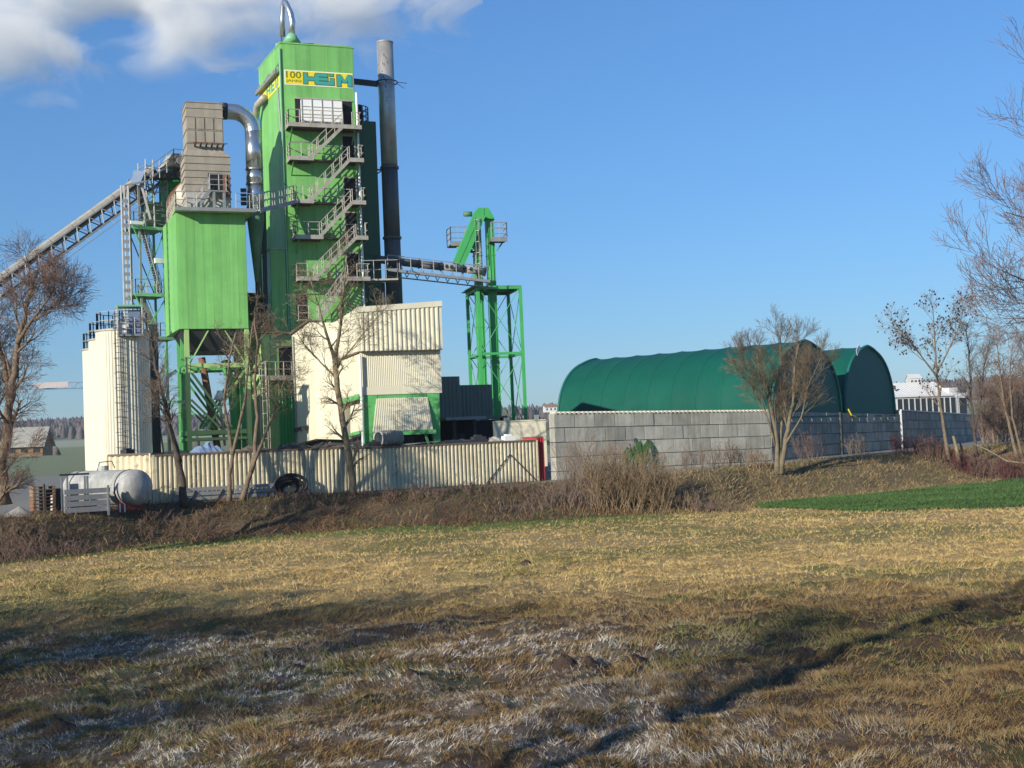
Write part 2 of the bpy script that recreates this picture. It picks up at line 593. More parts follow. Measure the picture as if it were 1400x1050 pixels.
def make_meadow_grass():
    rng = np.random.default_rng(7)
    P_, D_, L_, W_, B_, C_ = [], [], [], [], [], []
    # (y0, y1, tufts, blades per tuft, blade length, width)
    for (y0, y1, nt_, nb, ln, wd) in ((12.5, 24, 34000, 10, 0.12, 0.007), (24, 36, 26000, 8, 0.14, 0.011),
                                      (36, 50, 25000, 6, 0.135, 0.014), (50, 78, 30000, 5, 0.14, 0.02)):
        y = np.sqrt(rng.uniform(y0 * y0, y1 * y1, nt_))
        x = rng.uniform(-1, 1, nt_) * (0.47 * y + 3.5)
        keep = bankpos(x, y) < 0.8
        keep &= ~((x > 14.2) & (y > np.interp(x, [14.2, 19.6, 28, 60], [73.6, 66.2, 64.8, 63.])))
        keep &= rng.uniform(0, 1, nt_) < 0.5 + 0.8 * vnoise(x, y, 0.7, 50)
        x, y = x[keep], y[keep]
        n = len(x)
        tl = ln * (0.55 + 0.9 * vnoise(x, y, 1.2, 51)) * np.where(rng.uniform(0, 1, n) < 0.05, 2.1, 1.0)
        lean = 2 * np.pi * vnoise(x, y, 2.5, 52) * 1.6
        g = sstep((vnoise(x, y, 5.5, 31) * 0.6 + vnoise(x, y, 1.4, 32) * 0.4 - 0.44) / 0.25)
        b = bankpos(x, y)
        g = np.maximum(0.38 * g, 0.95 * sstep((b + 4.5) / 3) * sstep((12 - x) / 6))
        straw = mixc((0.60, 0.425, 0.175), (0.42, 0.29, 0.115), rng.uniform(0, 1, n))
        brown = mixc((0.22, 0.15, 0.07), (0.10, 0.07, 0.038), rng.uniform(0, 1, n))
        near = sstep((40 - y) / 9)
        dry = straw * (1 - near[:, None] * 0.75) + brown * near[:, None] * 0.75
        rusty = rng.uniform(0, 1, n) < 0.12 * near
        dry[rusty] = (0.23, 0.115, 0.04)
        green = mixc((0.09, 0.145, 0.028), (0.15, 0.18, 0.045), rng.uniform(0, 1, n))
        fr = frost(x, y)
        for k in range(nb):
            jit = tl * 0.55
            px = x + rng.normal(0, 1, n) * jit * 0.5
            py = y + rng.normal(0, 1, n) * jit * 0.5
            pz = H(px, py) - 0.01
            a = lean + rng.normal(0, 1.1, n)
            el = rng.uniform(0.25, 1.25, n)
            dd = np.stack([np.cos(a) * np.cos(el), np.sin(a) * np.cos(el), np.sin(el)], 1)
            isg = rng.uniform(0, 1, n) < g * 0.85
            c = np.where(isg[:, None], green, dry) * rng.uniform(0.75, 1.2, n)[:, None]
            fz = fr * (rng.uniform(0, 1, n) < 0.6) * rng.uniform(0.15, 0.95, n) * (tl < .2)
            c = mixc(c, (0.80, 0.79, 0.76), fz)
            P_.append(np.stack([px, py, pz], 1)); D_.append(dd)
            L_.append(tl * rng.uniform(0.6, 1.25, n)); W_.append(wd * rng.uniform(.6, 1.3, n)); B_.append(rng.uniform(0.05, 0.75, n)); C_.append(c)
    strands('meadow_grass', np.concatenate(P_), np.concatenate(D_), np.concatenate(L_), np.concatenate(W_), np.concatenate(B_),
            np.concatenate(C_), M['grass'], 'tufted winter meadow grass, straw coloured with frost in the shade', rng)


def make_bank_growth():
    rng = np.random.default_rng(11)
    n = 80000
    x = rng.uniform(-34, 46, n)
    foot = np.interp(x, FX, FY)
    y = foot + rng.uniform(-1.2, 9, n) ** 1.0
    right = x > 9
    keep = (y > foot - 1.2 + 1.5 * vnoise(x, y, 1.5, 61)) & (rng.uniform(0, 1, n) < 0.25 + vnoise(x, y, 1.6, 62))
    # keep clear of the containers and walls
    keep &= y < np.interp(x, [-40, -21.6, 1.9, 2.1, 3.2, 19.5, 27, 46], [60, 72.3, 83.2, 83.2, 83.4, 91.6, 101, 122])
    x, y, right = x[keep], y[keep], right[keep]
    n = len(x)
    z = H(x, y) - 0.03
    a = rng.uniform(0, 2 * np.pi, n)
    el = rng.uniform(0.15, 1.3, n)
    d = np.stack([np.cos(a) * np.cos(el), np.sin(a) * np.cos(el), np.sin(el)], 1)
    br = mixc((0.19, 0.12, 0.068), (0.09, 0.058, 0.036), rng.uniform(0, 1, n))
    redz = sstep((vnoise(x, y, 4.5, 63) - 0.5) / 0.2)
    br = mixc(br, (0.19, 0.075, 0.04), 0.5 * redz)
    st = mixc((0.36, 0.265, 0.13), (0.25, 0.17, 0.08), rng.uniform(0, 1, n))
    pr = np.clip(sstep((x - 6) / 6) * 0.85 + 0.28 * vnoise(x, y, 2.0, 64), 0, 1)
    c = np.where((rng.uniform(0, 1, n) < pr)[:, None], st, br) * rng.uniform(0.7, 1.25, n)[:, None]
    gr = rng.uniform(0, 1, n) < 0.10 + 0.25 * sstep((vnoise(x, y, 3.0, 66) - .6) / .15)
    c[gr] = (0.09, 0.12, 0.03)
    ln = rng.uniform(0.2, 0.62, n) * np.where(right, 0.85, 1.0)
    strands('bank_undergrowth', np.stack([x, y, z], 1), d, ln, rng.uniform(0.014, 0.034, n), rng.uniform(0.1, 1.2, n), c,
            M['grass'], 'brown brambles and dry grass covering the bank below the plant', rng)


make_meadow_grass()
make_bank_growth()


# winter-green field on the right
def make_green_field():
    rng = np.random.default_rng(5)
    s = np.linspace(0, 1, 60)
    # near edge and far edge as ground lines
    na = np.array([(14.2, 73.8), (19.6, 66.3), (28, 64.8), (60, 63.)])
    fa = np.array([(14.9, 76.0), (22.7, 82.0), (40, 96.0), (62, 111.)])
    def along(pts, t):
        q = np.linspace(0, 1, len(pts))
        return np.stack([np.interp(t, q, pts[:, 0]), np.interp(t, q, pts[:, 1])], 1)
    A, B = along(na, s), along(fa, s)
    w = np.linspace(0, 1, 40)
    G = A[None] * (1 - w[:, None, None]) + B[None] * w[:, None, None]
    X, Y = G[..., 0], G[..., 1]
    Z = H(X, Y) + 0.05
    v = np.stack([X.ravel(), Y.ravel(), Z.ravel()], 1)
    i = np.arange(X.size).reshape(X.shape)
    f = np.stack([i[:-1, :-1].ravel(), i[:-1, 1:].ravel(), i[1:, 1:].ravel(), i[1:, :-1].ravel()], 1)
    nse = vnoise(X, Y * 3, 2.0, 70)
    c = mixc((0.07, 0.09, 0.035), (0.05, 0.11, 0.03), nse).reshape(-1, 3)
    o = arr_mesh('green_field', v, f, c, M['ground'])
    tag(o, 'bright green winter crop field strip', kind='structure')
    n = 90000
    t, q = rng.uniform(0, 1, n) ** 1.1, rng.uniform(0, 1, n)
    pa, pb = along(na, t), along(fa, t)
    xy = pa * (1 - q[:, None]) + pb * q[:, None]
    xy[:, 1] += rng.normal(0, 0.2, n) - 1.1 * (rng.uniform(0, 1, n) < .12) * rng.uniform(0, 1, n)
    row = (xy[:, 1] - .35 * xy[:, 0]) / .5
    xy[:, 1] += (np.round(row) - row) * .3
    kp = rng.uniform(0, 1, n) < .35 + 1.0 * vnoise(xy[:, 0] * .5, xy[:, 1] * 2, 1.5, 73)
    xy = xy[kp]
    n = len(xy)
    x, y = xy[:, 0], xy[:, 1]
    z = H(x, y) + 0.03
    a = rng.uniform(0, 2 * np.pi, n)
    el = rng.uniform(0.5, 1.4, n)
    d = np.stack([np.cos(a) * np.cos(el), np.sin(a) * np.cos(el), np.sin(el)], 1)
    c = mixc((0.05, 0.105, 0.028), (0.085, 0.145, 0.042), rng.uniform(0, 1, n))
    c *= (0.75 + 0.45 * vnoise(x * 0.6, y * 2.5, 3.0, 71))[:, None]
    strands('green_crop', np.stack([x, y, z], 1), d, rng.uniform(0.1, 0.22, n), 0.035, rng.uniform(0.2, 1.0, n), c, M['grass'],
            'short bright green winter crop on the field strip', rng)


make_green_field()


# far woods on the hills
def make_woods():
    rng = np.random.default_rng(3)
    vs, fs, cs = [], [], []
    n = 0
    def crown(x, y, z, h, w, col):
        nonlocal n
        k = 7
        ring = []
        pts = []
        for lv, (t, rr) in enumerate(((0.0, 0.45), (0.35, 0.5), (0.72, 0.36))):
            for j in range(k):
                a = 2 * math.pi * j / k + lv * 0.4
                q = rr * w * rng.uniform(0.6, 1.3)
                pts.append((x + q * math.cos(a), y + q * math.sin(a), z + h * (t + rng.uniform(-0.07, 0.07))))
        pts.append((x, y, z + h))
        vs.extend(pts)
        cs.extend([col] * len(pts))
        for lv in range(2):
            for j in range(k):
                a, b = n + lv * k + j, n + lv * k + (j + 1) % k
                fs.append((a, b, b + k)); fs.append((a, b + k, a + k))
        for j in range(k):
            fs.append((n + 2 * k + j, n + 2 * k + (j + 1) % k, n + 3 * k))
        n += 3 * k + 1
    for i in range(15000):
        r = 900 + 650 * rng.uniform() ** .8
        a = rng.uniform(-0.6, 0.6)
        x, y = r * math.sin(a), r * math.cos(a)
        if vnoise(x, y, 170, 91) < 0.40 and r < 1200:
            continue
        z = float(H(x, y)) - 1
        b = rng.uniform(0.7, 1.25)
        c = (0.105 * b, 0.085 * b, 0.08 * b) if rng.uniform() < 0.9 else (0.05 * b, 0.065 * b, 0.045 * b)
        crown(x, y, z, rng.uniform(6, 13), rng.uniform(2.5, 6), c)
    # hedge clumps in the far fields
    for i in range(260):
        a = rng.uniform(-0.5, 0.5)
        r = rng.choice([430, 560, 690]) + rng.normal(0, 12)
        x, y = r * math.sin(a), r * math.cos(a)
        if vnoise(x, y, 60, 93) < 0.5:
            continue
        b = rng.uniform(0.75, 1.2)
        crown(x, y, float(H(x, y)) - 1, rng.uniform(3, 7), rng.uniform(2, 4.5), (0.09 * b, 0.075 * b, 0.065 * b))
    o = arr_mesh('far_woods', np.array(vs), np.array(fs), np.array(cs), M['forest'], smooth=False)
    tag(o, 'distant bare woodland covering the hills on the skyline', kind='stuff')


make_woods()


def make_molehills():
    rnd = random.Random(9)
    mm = mat('dark_mole_soil', (.055, .034, .022), .95, var=.4, scale=7, bump=.9, bscale=16)
    spots = [(408, 915, .34, 'dark soil molehill in the frosty grass below the cream container'), (770, 913, .30, 'dark soil molehill, left of a pair near the meadow centre'),
             (806, 910, .26, 'dark soil molehill, right of a pair near the meadow centre'), (866, 899, .36, 'broad flat molehill right of the paired molehills'),
             (1098, 893, .36, 'dark molehill beside the thin diagonal trunk shadow'), (80, 998, .34, 'dark clump mound in the frost at the lower left'),
             (720, 775, .3, 'small dark molehill in the sunlit straw grass'), (560, 935, .26, 'small brown molehill in the frosty grass left of centre')]
    for px, py, r, lab in spots:
        hy = 600 - (px - 700) * math.tan(ROLL)
        d = FPX * 4.7 / (py - hy)
        c = P(px, py, d)
        mb = MB()
        n, k = 14, 5
        for j in range(k + 1):
            for i in range(n):
                a = 2 * math.pi * i / n
                rr = r * (1 - j / k) * rnd.uniform(.85, 1.15)
                x, y = c.x + rr * math.cos(a), c.y + rr * math.sin(a)
                mb.v.append(V((x, y, float(H(x, y)) - .05 + r * .75 * (math.sin(j / k * math.pi / 2)) * rnd.uniform(.85, 1.1))))
        for j in range(k):
            for i in range(n):
                q = (i + 1) % n
                mb.f.append((j * n + i, j * n + q, j * n + n + q, j * n + n + i))
        tag(mb.build('molehill', mm, smooth=True), lab, 'molehill', 'molehills in the meadow')


make_molehills()


# ------------------------------------------------------------------ plant: shared builders
ZV = V((0, 0, 1))


def rail(mb, pts, h=1.1, sp=1.2, rows=2, r=0.028, closed=False):
    pts = list(pts)
    if closed:
        pts = pts + [pts[0]]
    for a, b in zip(pts, pts[1:]):
        ln = (b - a).length
        k = max(1, int(round(ln / sp)))
        for i in range(k + 1):
            q = a.lerp(b, i / k)
            mb.beam(q, q + ZV * h, r * 2)
        for j in range(rows):
            z = ZV * (h * (j + 1) / rows)
            mb.beam(a + z, b + z, r * 2)
    return mb


def corr(mb, a, b, z0a, z1a, z0b, z1b, nrm, pitch=0.27, amp=0.05):
    """trapezoid-ribbed sheet from a to b (plan points), with its own bottom/top at each end"""
    ln = (V((b.x, b.y, 0)) - V((a.x, a.y, 0))).length
    k = max(1, int(round(ln / pitch)))
    prev = None
    for i in range(k):
        for s, o in ((0.0, 0), (0.18, 1), (0.5, 1), (0.68, 0)):
            t = (i + s) / k
            q = V((a.x, a.y, 0)).lerp(V((b.x, b.y, 0)), t) + nrm * (amp * o)
            cur = (q + ZV * (z0a + (z0b - z0a) * t), q + ZV * (z1a + (z1b - z1a) * t))
            if prev:
                mb.quad(prev[0], cur[0], cur[1], prev[1])
            prev = cur
    q = V((b.x, b.y, 0))
    mb.quad(prev[0], q + ZV * z0b, q + ZV * z1b, prev[1])
    return mb


GREENS = None


def strips(parent, name, fr, u0, u1, n0, thick, z0, z1, k, material, gap=0.012):
    """vertical cladding panels, each its own piece"""
    global GREENS
    if GREENS is None:
        GREENS = [M['green']] + [mat('green_cladding_tone', (0.185 * q, 0.465 * q, 0.125 * q), 0.5, var=0.12, scale=0.5, streak=0.35, rust=.1, rustc=(104, 140, 92)) for q in (.93, 1.05)]
    w = (u1 - u0) / k
    for i in range(k):
        mm = GREENS[(i * 2 + k) % 3] if material is M['green'] else material
        MB().fbox(fr, u0 + i * w + gap / 2, u0 + (i + 1) * w - gap / 2, n0, n0 + thick, z0, z1).build(name, mm, parent)


def text_mesh(mb, body, org, ru, rv, w, h, thick, nrm):
    cu = bpy.data.curves.new('lettering', 'FONT')
    cu.body = body
    cu.resolution_u = 3
    cu.offset = 0.022
    ob = bpy.data.objects.new('lettering', cu)
    COL.objects.link(ob)
    me = bpy.data.meshes.new_from_object(ob)
    xs = [v.co.x for v in me.vertices]
    ys = [v.co.y for v in me.vertices]
    x0, x1, y0, y1 = min(xs), max(xs), min(ys), max(ys)
    i = len(mb.v)
    for v in me.vertices:
        mb.v.append(org + ru * ((v.co.x - x0) / (x1 - x0) * w) + rv * ((v.co.y - y0) / (y1 - y0) * h) + nrm * thick)
    for p in me.polygons:
        mb.f.append(tuple(i + k for k in p.vertices))
    bpy.data.objects.remove(ob)
    bpy.data.curves.remove(cu)
    bpy.data.meshes.remove(me)
    return mb


def flight(parent, fr, u0, z0, u1, z1, n0, n1, material, railm, name='stair_flight'):
    mb = MB()
    for n in (n0, n1):
        mb.beam(fr(u0, n, z0), fr(u1, n, z1), 0.07, 0.26)
    k = max(3, int((z1 - z0) / 0.2))
    for i in range(1, k):
        t = i / k
        u, z = u0 + (u1 - u0) * t, z0 + (z1 - z0) * t
        mb.fbox(fr, u - 0.12, u + 0.12, n0 + 0.04, n1 - 0.04, z - 0.02, z + 0.02)
    o = mb.build(name, material, parent)
    r = MB()
    for n in (n0, n1):
        rail(r, [fr(u0, n, z0 + 0.1), fr(u1, n, z1 + 0.1)], 1.0, 0.9, 2, 0.025)
    r.build('handrail', railm, o)
    return o


def ladder(mb, a, b, side, w=0.45, cage=None, r=0.03):
    """ladder from a up to b; cage = outward vector for hoops"""
    s = side * (w / 2)
    mb.beam(a - s, b - s, r * 2)
    mb.beam(a + s, b + s, r * 2)
    ln = (b - a).length
    k = int(ln / 0.4)
    for i in range(k):
        q = a.lerp(b, (i + 0.5) / k)
        mb.beam(q - s, q + s, r * 1.3)
    if cage is not None:
        h = int(ln / 0.9)
        for i in range(1, h + 1):
            q = a.lerp(b, i / (h + 0.2))
            ring = [q + side * (math.cos(t) * w * 0.75) + cage * (math.sin(t) * 0.7) for t in [math.pi * j / 6 for j in range(7)]]
            for c, d in zip(ring, ring[1:]):
                mb.beam(c, d, r * 1.4)
        for t in (0.25, 0.5, 0.75):
            o = side * (math.cos(math.pi * t) * w * 0.75) + cage * (math.sin(math.pi * t) * 0.7)
            mb.beam(a.lerp(b, 0.12) + o, b + o, r * 1.2)
    return mb


# ------------------------------------------------------------------ green tower
def make_tower():
    FL, FR, BL = P(383, 52, 98), P(482, 57.6, 100), P(354, 91, 104.5)
    T = Frame(FL, FR)
    W = T.w
    sv = V((BL.x - FL.x, BL.y - FL.y, 0))
    D = sv.length
    ZT = 35.1
    t = thing('plant_tower', 'tall green clad plant tower with yellow lettered banner and zigzag outside stairs', 'tower', T(W / 2, -D / 2, YARD))
    MB().extrude([T(0, 0, YARD), T(W, 0, YARD), T(W, 0, YARD) + sv, T(0, 0, YARD) + sv], ZV * (ZT - 0.02 - YARD)).build('wall_core', M['green'], t)
    strips(t, 'wall_panel', T, 0.02, W - 0.02, 0.002, 0.05, YARD, ZT, 5, M['green'])
    TS = Frame(T(0, 0, 0) + sv, T(0, 0, 0))
    strips(t, 'wall_panel', TS, 0.02, D - 0.02, 0.002, 0.05, YARD, ZT, 5, M['green'])
    rf = MB().extrude([T(-.08, .1, ZT), T(W + .08, .1, ZT), T(W + .08, -.08, ZT) + sv, T(-.08, -.08, ZT) + sv], ZV * .12).build('roof', M['green'], t)
    # corner downpipe
    MB().tube(T(-0.1, 0.12, YARD), T(-0.1, 0.12, ZT - 0.4), 0.07).build('downpipe', M['rail_green'], t)
    # banner
    (u0, z1), (u1, z0) = T.hit(388.5, 95, 0.06), T.hit(482.5, 117, 0.06)
    u1 = min(u1, W - 0.05)
    z1b = T.hit(388.5, 95, 0.06)[1]
    z0 = T.hit(388.5, 115.5, 0.06)[1]
    ban = MB().fbox(T, u0, u1, 0.053, 0.075, z0, z1).build('banner', M['bwhite'], t)
    e = 0.06
    MB().fbox(T, u0 + e, u1 - e, 0.075, 0.082, z0 + e, z1 - e).build('banner_field', M['yellow'], ban)
    bw, bh = u1 - u0, z1 - z0
    def B(x, y, n):
        return T(u0 + bw * (x - 75) / 750.0, n, z0 + bh * (1 - (y - 765) / 170.0))
    tm = MB()
    text_mesh(tm, '100', B(92, 858, 0.086), T.u, ZV, bw * 166 / 750, bh * 78 / 170, 0, T.n)
    tm.build('numerals', M['lolive'], ban)
    tm = MB()
    text_mesh(tm, 'JAHRE', B(88, 912, 0.086), T.u, ZV, bw * 176 / 750, bh * 40 / 170, 0, T.n)
    tm.build('small_lettering', M['lolive'], ban)
    rects = [(282, 790, 326, 914), (320, 832, 412, 874), (405, 800, 450, 908), (418, 788, 546, 822), (418, 834, 548, 866), (418, 878, 612, 914),
             (575, 838, 616, 912), (565, 788, 610, 812), (648, 794, 692, 920), (770, 794, 812, 920)]
    vee = [(660, 790), (700, 790), (733, 845), (762, 790), (802, 790), (752, 878), (714, 878)]
    def letters(g, n0, n1):
        mb = MB()
        for i, (a, b, c, d) in enumerate(rects):
            k = n1 + 0.0006 * i
            mb.hexa([B(a - g, d + g, n0), B(c + g, d + g, n0), B(c + g, b - g, n0), B(a - g, b - g, n0)],
                    [B(a - g, d + g, k), B(c + g, d + g, k), B(c + g, b - g, k), B(a - g, b - g, k)])
        cx, cy = 733, 840
        pts = [B(x + math.copysign(g, x - cx), y + math.copysign(g, y - cy), n1 - 0.001) for x, y in vee]
        mb.poly(pts)
        return mb
    letters(7, 0.082, 0.09).build('lettering_outline', M['ldark'], ban)
    letters(0, 0.082, 0.102).build('large_lettering', M['teal'], ban)
    # banner on the left side wall
    zA, zB = z0 - 0.05, z1 + 0.0
    b2 = MB().fbox(TS, 0.35, D - 0.03, 0.053, 0.075, zA, zB).build('banner', M['yellow'], t)
    sl = MB()
    def S(x, y, n):
        return TS(0.9 + (D - 1.6) * x, n, zA + (zB - zA) * y)
    for a, b, c, d in [(0.30, .15, .37, .85), (.37, .43, .47, .57), (.47, .15, .54, .85), (.58, .15, .65, .85), (.65, .7, .78, .85), (.65, .43, .76, .57), (.65, .15, .78, .3), (.83, .15, .89, .85), (.94, .15, 1.0, .85)]:
        sl.hexa([S(a, b, .075), S(c, b, .075), S(c, d, .075), S(a, d, .075)], [S(a, b, .09), S(c, b, .09), S(c, d, .09), S(a, d, .09)])
    sl.build('large_lettering', M['teal'], b2)
    # crane rail gear under the side eave
    g = MB()
    g.beam(TS(0.1, 0.35, ZT - 2.2), TS(D - 0.2, 0.35, ZT - 2.2), 0.22, 0.3)
    g.beam(TS(0.3, 0.0, ZT - 1.4), TS(0.3, 0.5, ZT - 2.2), 0.1)
    g.beam(TS(D * 0.5, 0.0, ZT - 1.4), TS(D * 0.5, 0.5, ZT - 2.2), 0.1)
    g.beam(TS(D - 0.6, 0.0, ZT - 1.4), TS(D - 0.6, 0.5, ZT - 2.2), 0.1)
    g.beam(TS(D - 1.0, 0.12, ZT - 3.0), TS(D - 0.15, 0.12, ZT - 8.2), 0.1)
    build_each(g, 'crane_rail', M['galv'], t)
    pipe = MB().path([TS(3.0, 0.4, ZT - 3.3), TS(1.3, 0.55, ZT - 3.5), TS(0.5, 0.6, ZT - 4.4), TS(0.4, 0.6, ZT - 5.6), TS(0.4, 0.6, 8)],
                     0.3, 10).build('vent_pipe', M['galv_warm'], t, smooth=True)
    mbp = MB()
    for z in (ZT - 5.4, ZT - 8.5, ZT - 13, ZT - 18):
        mbp.path([TS(0.4, 0.6, z), TS(0.4, 0.6, z + 0.12)], 0.35, 10)
    build_each(mbp, 'pipe_flange', M['galv_warm'], pipe)
    # roof equipment
    gn = [P(399, 50, 101), P(399.5, 30, 101), P(397, 18, 101), P(391, 4, 101.3), P(389, 2, 101.5), P(387, 8, 101.7), P(386, 26, 101.9), P(386.5, 50, 102)]
    MB().path(gn, [0.27, 0.27, 0.27, 0.24, 0.22, 0.22, 0.24, 0.24], 10).build('exhaust_gooseneck', M['inox'], t, smooth=True)
    MB().path([P(399, 58, 101), P(399, 47, 101)], [.75, 0.33], 12).build('exhaust_cone', M['rail_green'], t, smooth=True)
    q = P(386, 52, 101.6); q.z = ZT + 0.12
    MB().box(q - V((0.5, 0.5, 0)), V((1.0, 0, 0)), V((0, 0.9, 0)), ZV * 0.95).build('fan_housing', M['galv_warm'], t)
    q = P(412, 55, 101.3); q.z = ZT + 0.12
    MB().box(q, V((1.0, 0.2, 0)), V((-0.2, 1, 0)), ZV * 0.95).build('roof_hatch', M['dark'], t)
    MB().box(q + V((1.05, 0.2, 0)), V((0.8, 0.2, 0)), V((-0.2, 1, 0)), ZV * 0.9).build('roof_hatch', M['galv_warm'], t)
    MB().beam(q - V((1.6, 0.2, -0.2)), q - V((1.6, 0.2, -1.6)), 0.1).beam(q - V((1.7, 0.2, -0.2)), q + V((-1.2, 0, 1.3)), 0.09).build('guy_strut', M['dark'], t)
    # platforms, stairs, doors
    NP = 1.5
    lv = [(174, 395, 494), (219, 397, 497), (277, 402, 500), (325, 404, 503), (381, 408, 506)]
    Z, plats = [], []
    for (y, lx, rx) in lv:
        z = T.hit(rx, y, NP)[1]
        ul, ur = T.hit(lx, y, NP)[0], T.hit(rx, y, NP)[0]
        Z.append((z, ul, ur))
    fl = [(0, 1, 424, 469), (1, 2, 424, 478), (2, 3, 437, 482), (3, 4, 431, 487)]
    ups = {hi: (T.hit(a, lv[lo][0], NP)[0], T.hit(b, lv[hi][0], NP)[0]) for hi, lo, a, b in fl}
    ups[4] = (T.hit(436, 438, NP)[0], T.hit(476, 386, NP)[0])
    for i, (z, ul, ur) in enumerate(Z):
        a = ups[i - 1][0] if i > 0 else ul + 2.0       # foot of the flight going up from here
        b = ups[i][1]                                  # head of the flight coming up
        if i == 0:
            a = b - 0.02
        a = min(a + 0.3, b - 0.02) if i else a
        mb = MB()
        mb.fbox(T, ul, a, 0.055, NP, z, z + 0.1)
        mb.fbox(T, b, ur, 0.055, NP, z, z + 0.1)
        if i:
            mb.fbox(T, a + 0.002, b - 0.002, 0.055, 0.75, z, z + 0.1)
        for n_ in (0.12, NP - 0.06):
            mb.fbox(T, ul + .003, a - .003, n_ - 0.05, n_ + 0.05, z - 0.16, z - 0.002)
            mb.fbox(T, b + .003, ur - .003, n_ - 0.05, n_ + 0.05, z - 0.16, z - 0.002)
        pf = mb.build('platform', M['cable'], t)
        edge = MB()
        edge.fbox(T, ul - 0.02, a, NP + .002, NP + 0.05, z - 0.17, z + 0.16)
        edge.fbox(T, b, ur + 0.02, NP + .002, NP + 0.05, z - 0.17, z + 0.16)
        edge.fbox(T, ul - 0.05, ul - 0.022, 0.055, NP, z - 0.17, z + 0.16)
        edge.fbox(T, ur + 0.022, ur + 0.05, 0.055, NP, z - 0.17, z + 0.16)
        build_each(edge, 'edge_beam', M['galv_warm'], pf)
        r = MB()
        rail(r, [T(ul, 0.1, z), T(ul, NP, z), T(a - 0.1 if i else b, NP, z)], 1.2, 0.9)
        rail(r, [T(b + 0.75, NP, z), T(ur, NP, z), T(ur, 0.1, z)], 1.2, 0.9)
        if i:
            rail(r, [T(a, 0.75, z), T(b, 0.75, z)], 1.2, 0.9)
        r.build('railing', M['galv_warm'], pf)
        # consoles carrying the platform
        c = MB()
        for u in (ul + 0.3, ur - 0.5):
            c.beam(T(u, 0.06, z - 1.1), T(u, NP - 0.2, z - 0.2), 0.09)
        build_each(c, 'bracket', M['green_frame'], pf)
        if i:
            d = MB().fbox(T, W - 1.15, W - 0.2, 0.053, 0.07, z + 0.1, z + 2.25).build('door', M['black'], t)
            f2 = MB()
            for (aa, bb, c0, c1) in ((W - 1.25, W - 1.15, z + .1, z + 2.35), (W - 0.2, W - 0.1, z + .1, z + 2.35), (W - 1.15, W - 0.2, z + 2.25, z + 2.35)):
                f2.fbox(T, aa, bb, 0.053, 0.1, c0, c1)
            build_each(f2, 'door_frame', M['galv_warm'], d)
    for hi, lo, a, b in fl:
        flight(t, T, ups[hi][0], Z[lo][0], ups[hi][1], Z[hi][0], 0.85, NP, M['galv_warm'], M['galv_warm'])
    zl = T.hit(436, 438, NP)[1]
    flight(t, T, ups[4][0], zl, ups[4][1], Z[4][0], 0.85, NP, M['galv_warm'], M['galv_warm'])
    mb = MB().fbox(T, ups[4][0] - 1.6, ups[4][0], 0.055, NP, zl, zl + 0.1)
    pf = mb.build('platform', M['galv_warm'], t)
    rail(MB(), [T(ups[4][0] - 1.6, NP, zl), T(ups[4][0], NP, zl)], 1.2, 0.9).build('railing', M['galv_warm'], pf)
    MB().fbox(T, ups[4][0] - 1.5, ups[4][0] - 0.6, 0.053, 0.07, zl + .1, zl + 2.2).build('door', M['black'], t)
    # top-level machinery opening
    (ua, za), (ub, zb) = T.hit(403, 135, 0.06), T.hit(486, 171, 0.06)
    z = Z[0][0]
    op = MB().fbox(T, ua, W - 0.25, 0.053, 0.06, z + 0.12, za).build('machine_opening', M['black'], t)
    MB().fbox(T, ua - 0.1, W - 0.2, 0.053, 0.12, za, za + 0.12).build('lintel', M['galv_warm'], op)
    (ca, cz), (cb, _) = T.hit(412, 137, 0.5), T.hit(467, 137, 0.5)
    cab = MB().fbox(T, ca, cb, 0.07, 0.55, z + 0.5, za - 0.1).build('louvre_cabinet', M['bwhite'], t)
    lb = MB()
    for k in range(5):
        u = ca + (cb - ca) * k / 4
        lb.fbox(T, u - 0.03, u + 0.03, 0.55, 0.6, z + 0.5, za - 0.1)
    for k in range(4):
        zz = z + 0.5 + (za - 0.6 - z) * k / 3
        lb.fbox(T, ca, cb, 0.55, 0.585, zz - 0.025, zz + 0.025)
    build_each(lb, 'cabinet_frame', M['galv_warm'], cab)
    MB().tube(T(W + 0.12, 0.15, 12), T(W + 0.12, 0.15, Z[0][0] + 3.2), 0.1, 8).build('downpipe', M['bwhite'], t)
    # rear annex on the right, its shade put into the cladding colour
    uA = T.hit(515, 200, -3.0)[0]
    zA_ = T.hit(505, 166, -3.0)[1]
    MB().fbox(T, W + 0.002, uA, -8.5, -3.0, YARD, zA_).build('rear_annex', M['green_shade'], t)
    strips(t, 'wall_panel', T, W + 0.03, uA - 0.02, -2.998, 0.05, YARD, zA_, 2, M['green_shade'])
    cc = T((W + uA) / 2 - 0.2, -4.2, 0)
    MB().path([cc + ZV * (zA_ + 0.01), cc + ZV * (zA_ + 1.6)], 0.62, 14).build('roof_vessel', M['dark'], t, smooth=True)
    rr = MB()
    ring = [cc + V((math.cos(a) * 1.05, math.sin(a) * 1.05, zA_)) for a in [2 * math.pi * k / 12 for k in range(12)]]
    rail(rr, ring, 1.4, 0.6, 3, 0.03, closed=True)
    rr.build('railing', M['dark'], t)
    # low annex on the left of the tower foot
    zL = T.hit(380, 341, 0.1)[1]
    uL = T.hit(369, 345, 0.1)[0]
    MB().fbox(T, uL, -0.2, -4.5, 0.1, YARD, zL).build('side_annex', M['green'], t)
    MB().fbox(T, uL - 0.1, -0.2, -4.6, 0.2, zL, zL + 0.12).build('side_annex_roof', M['galv_warm'], t)
    strips(t, 'wall_panel', T, uL + 0.02, -0.22, 0.102, 0.04, YARD, zL - 0.02, 2, M['green'])
    return T, W, Z


T, TW, TZ = make_tower()


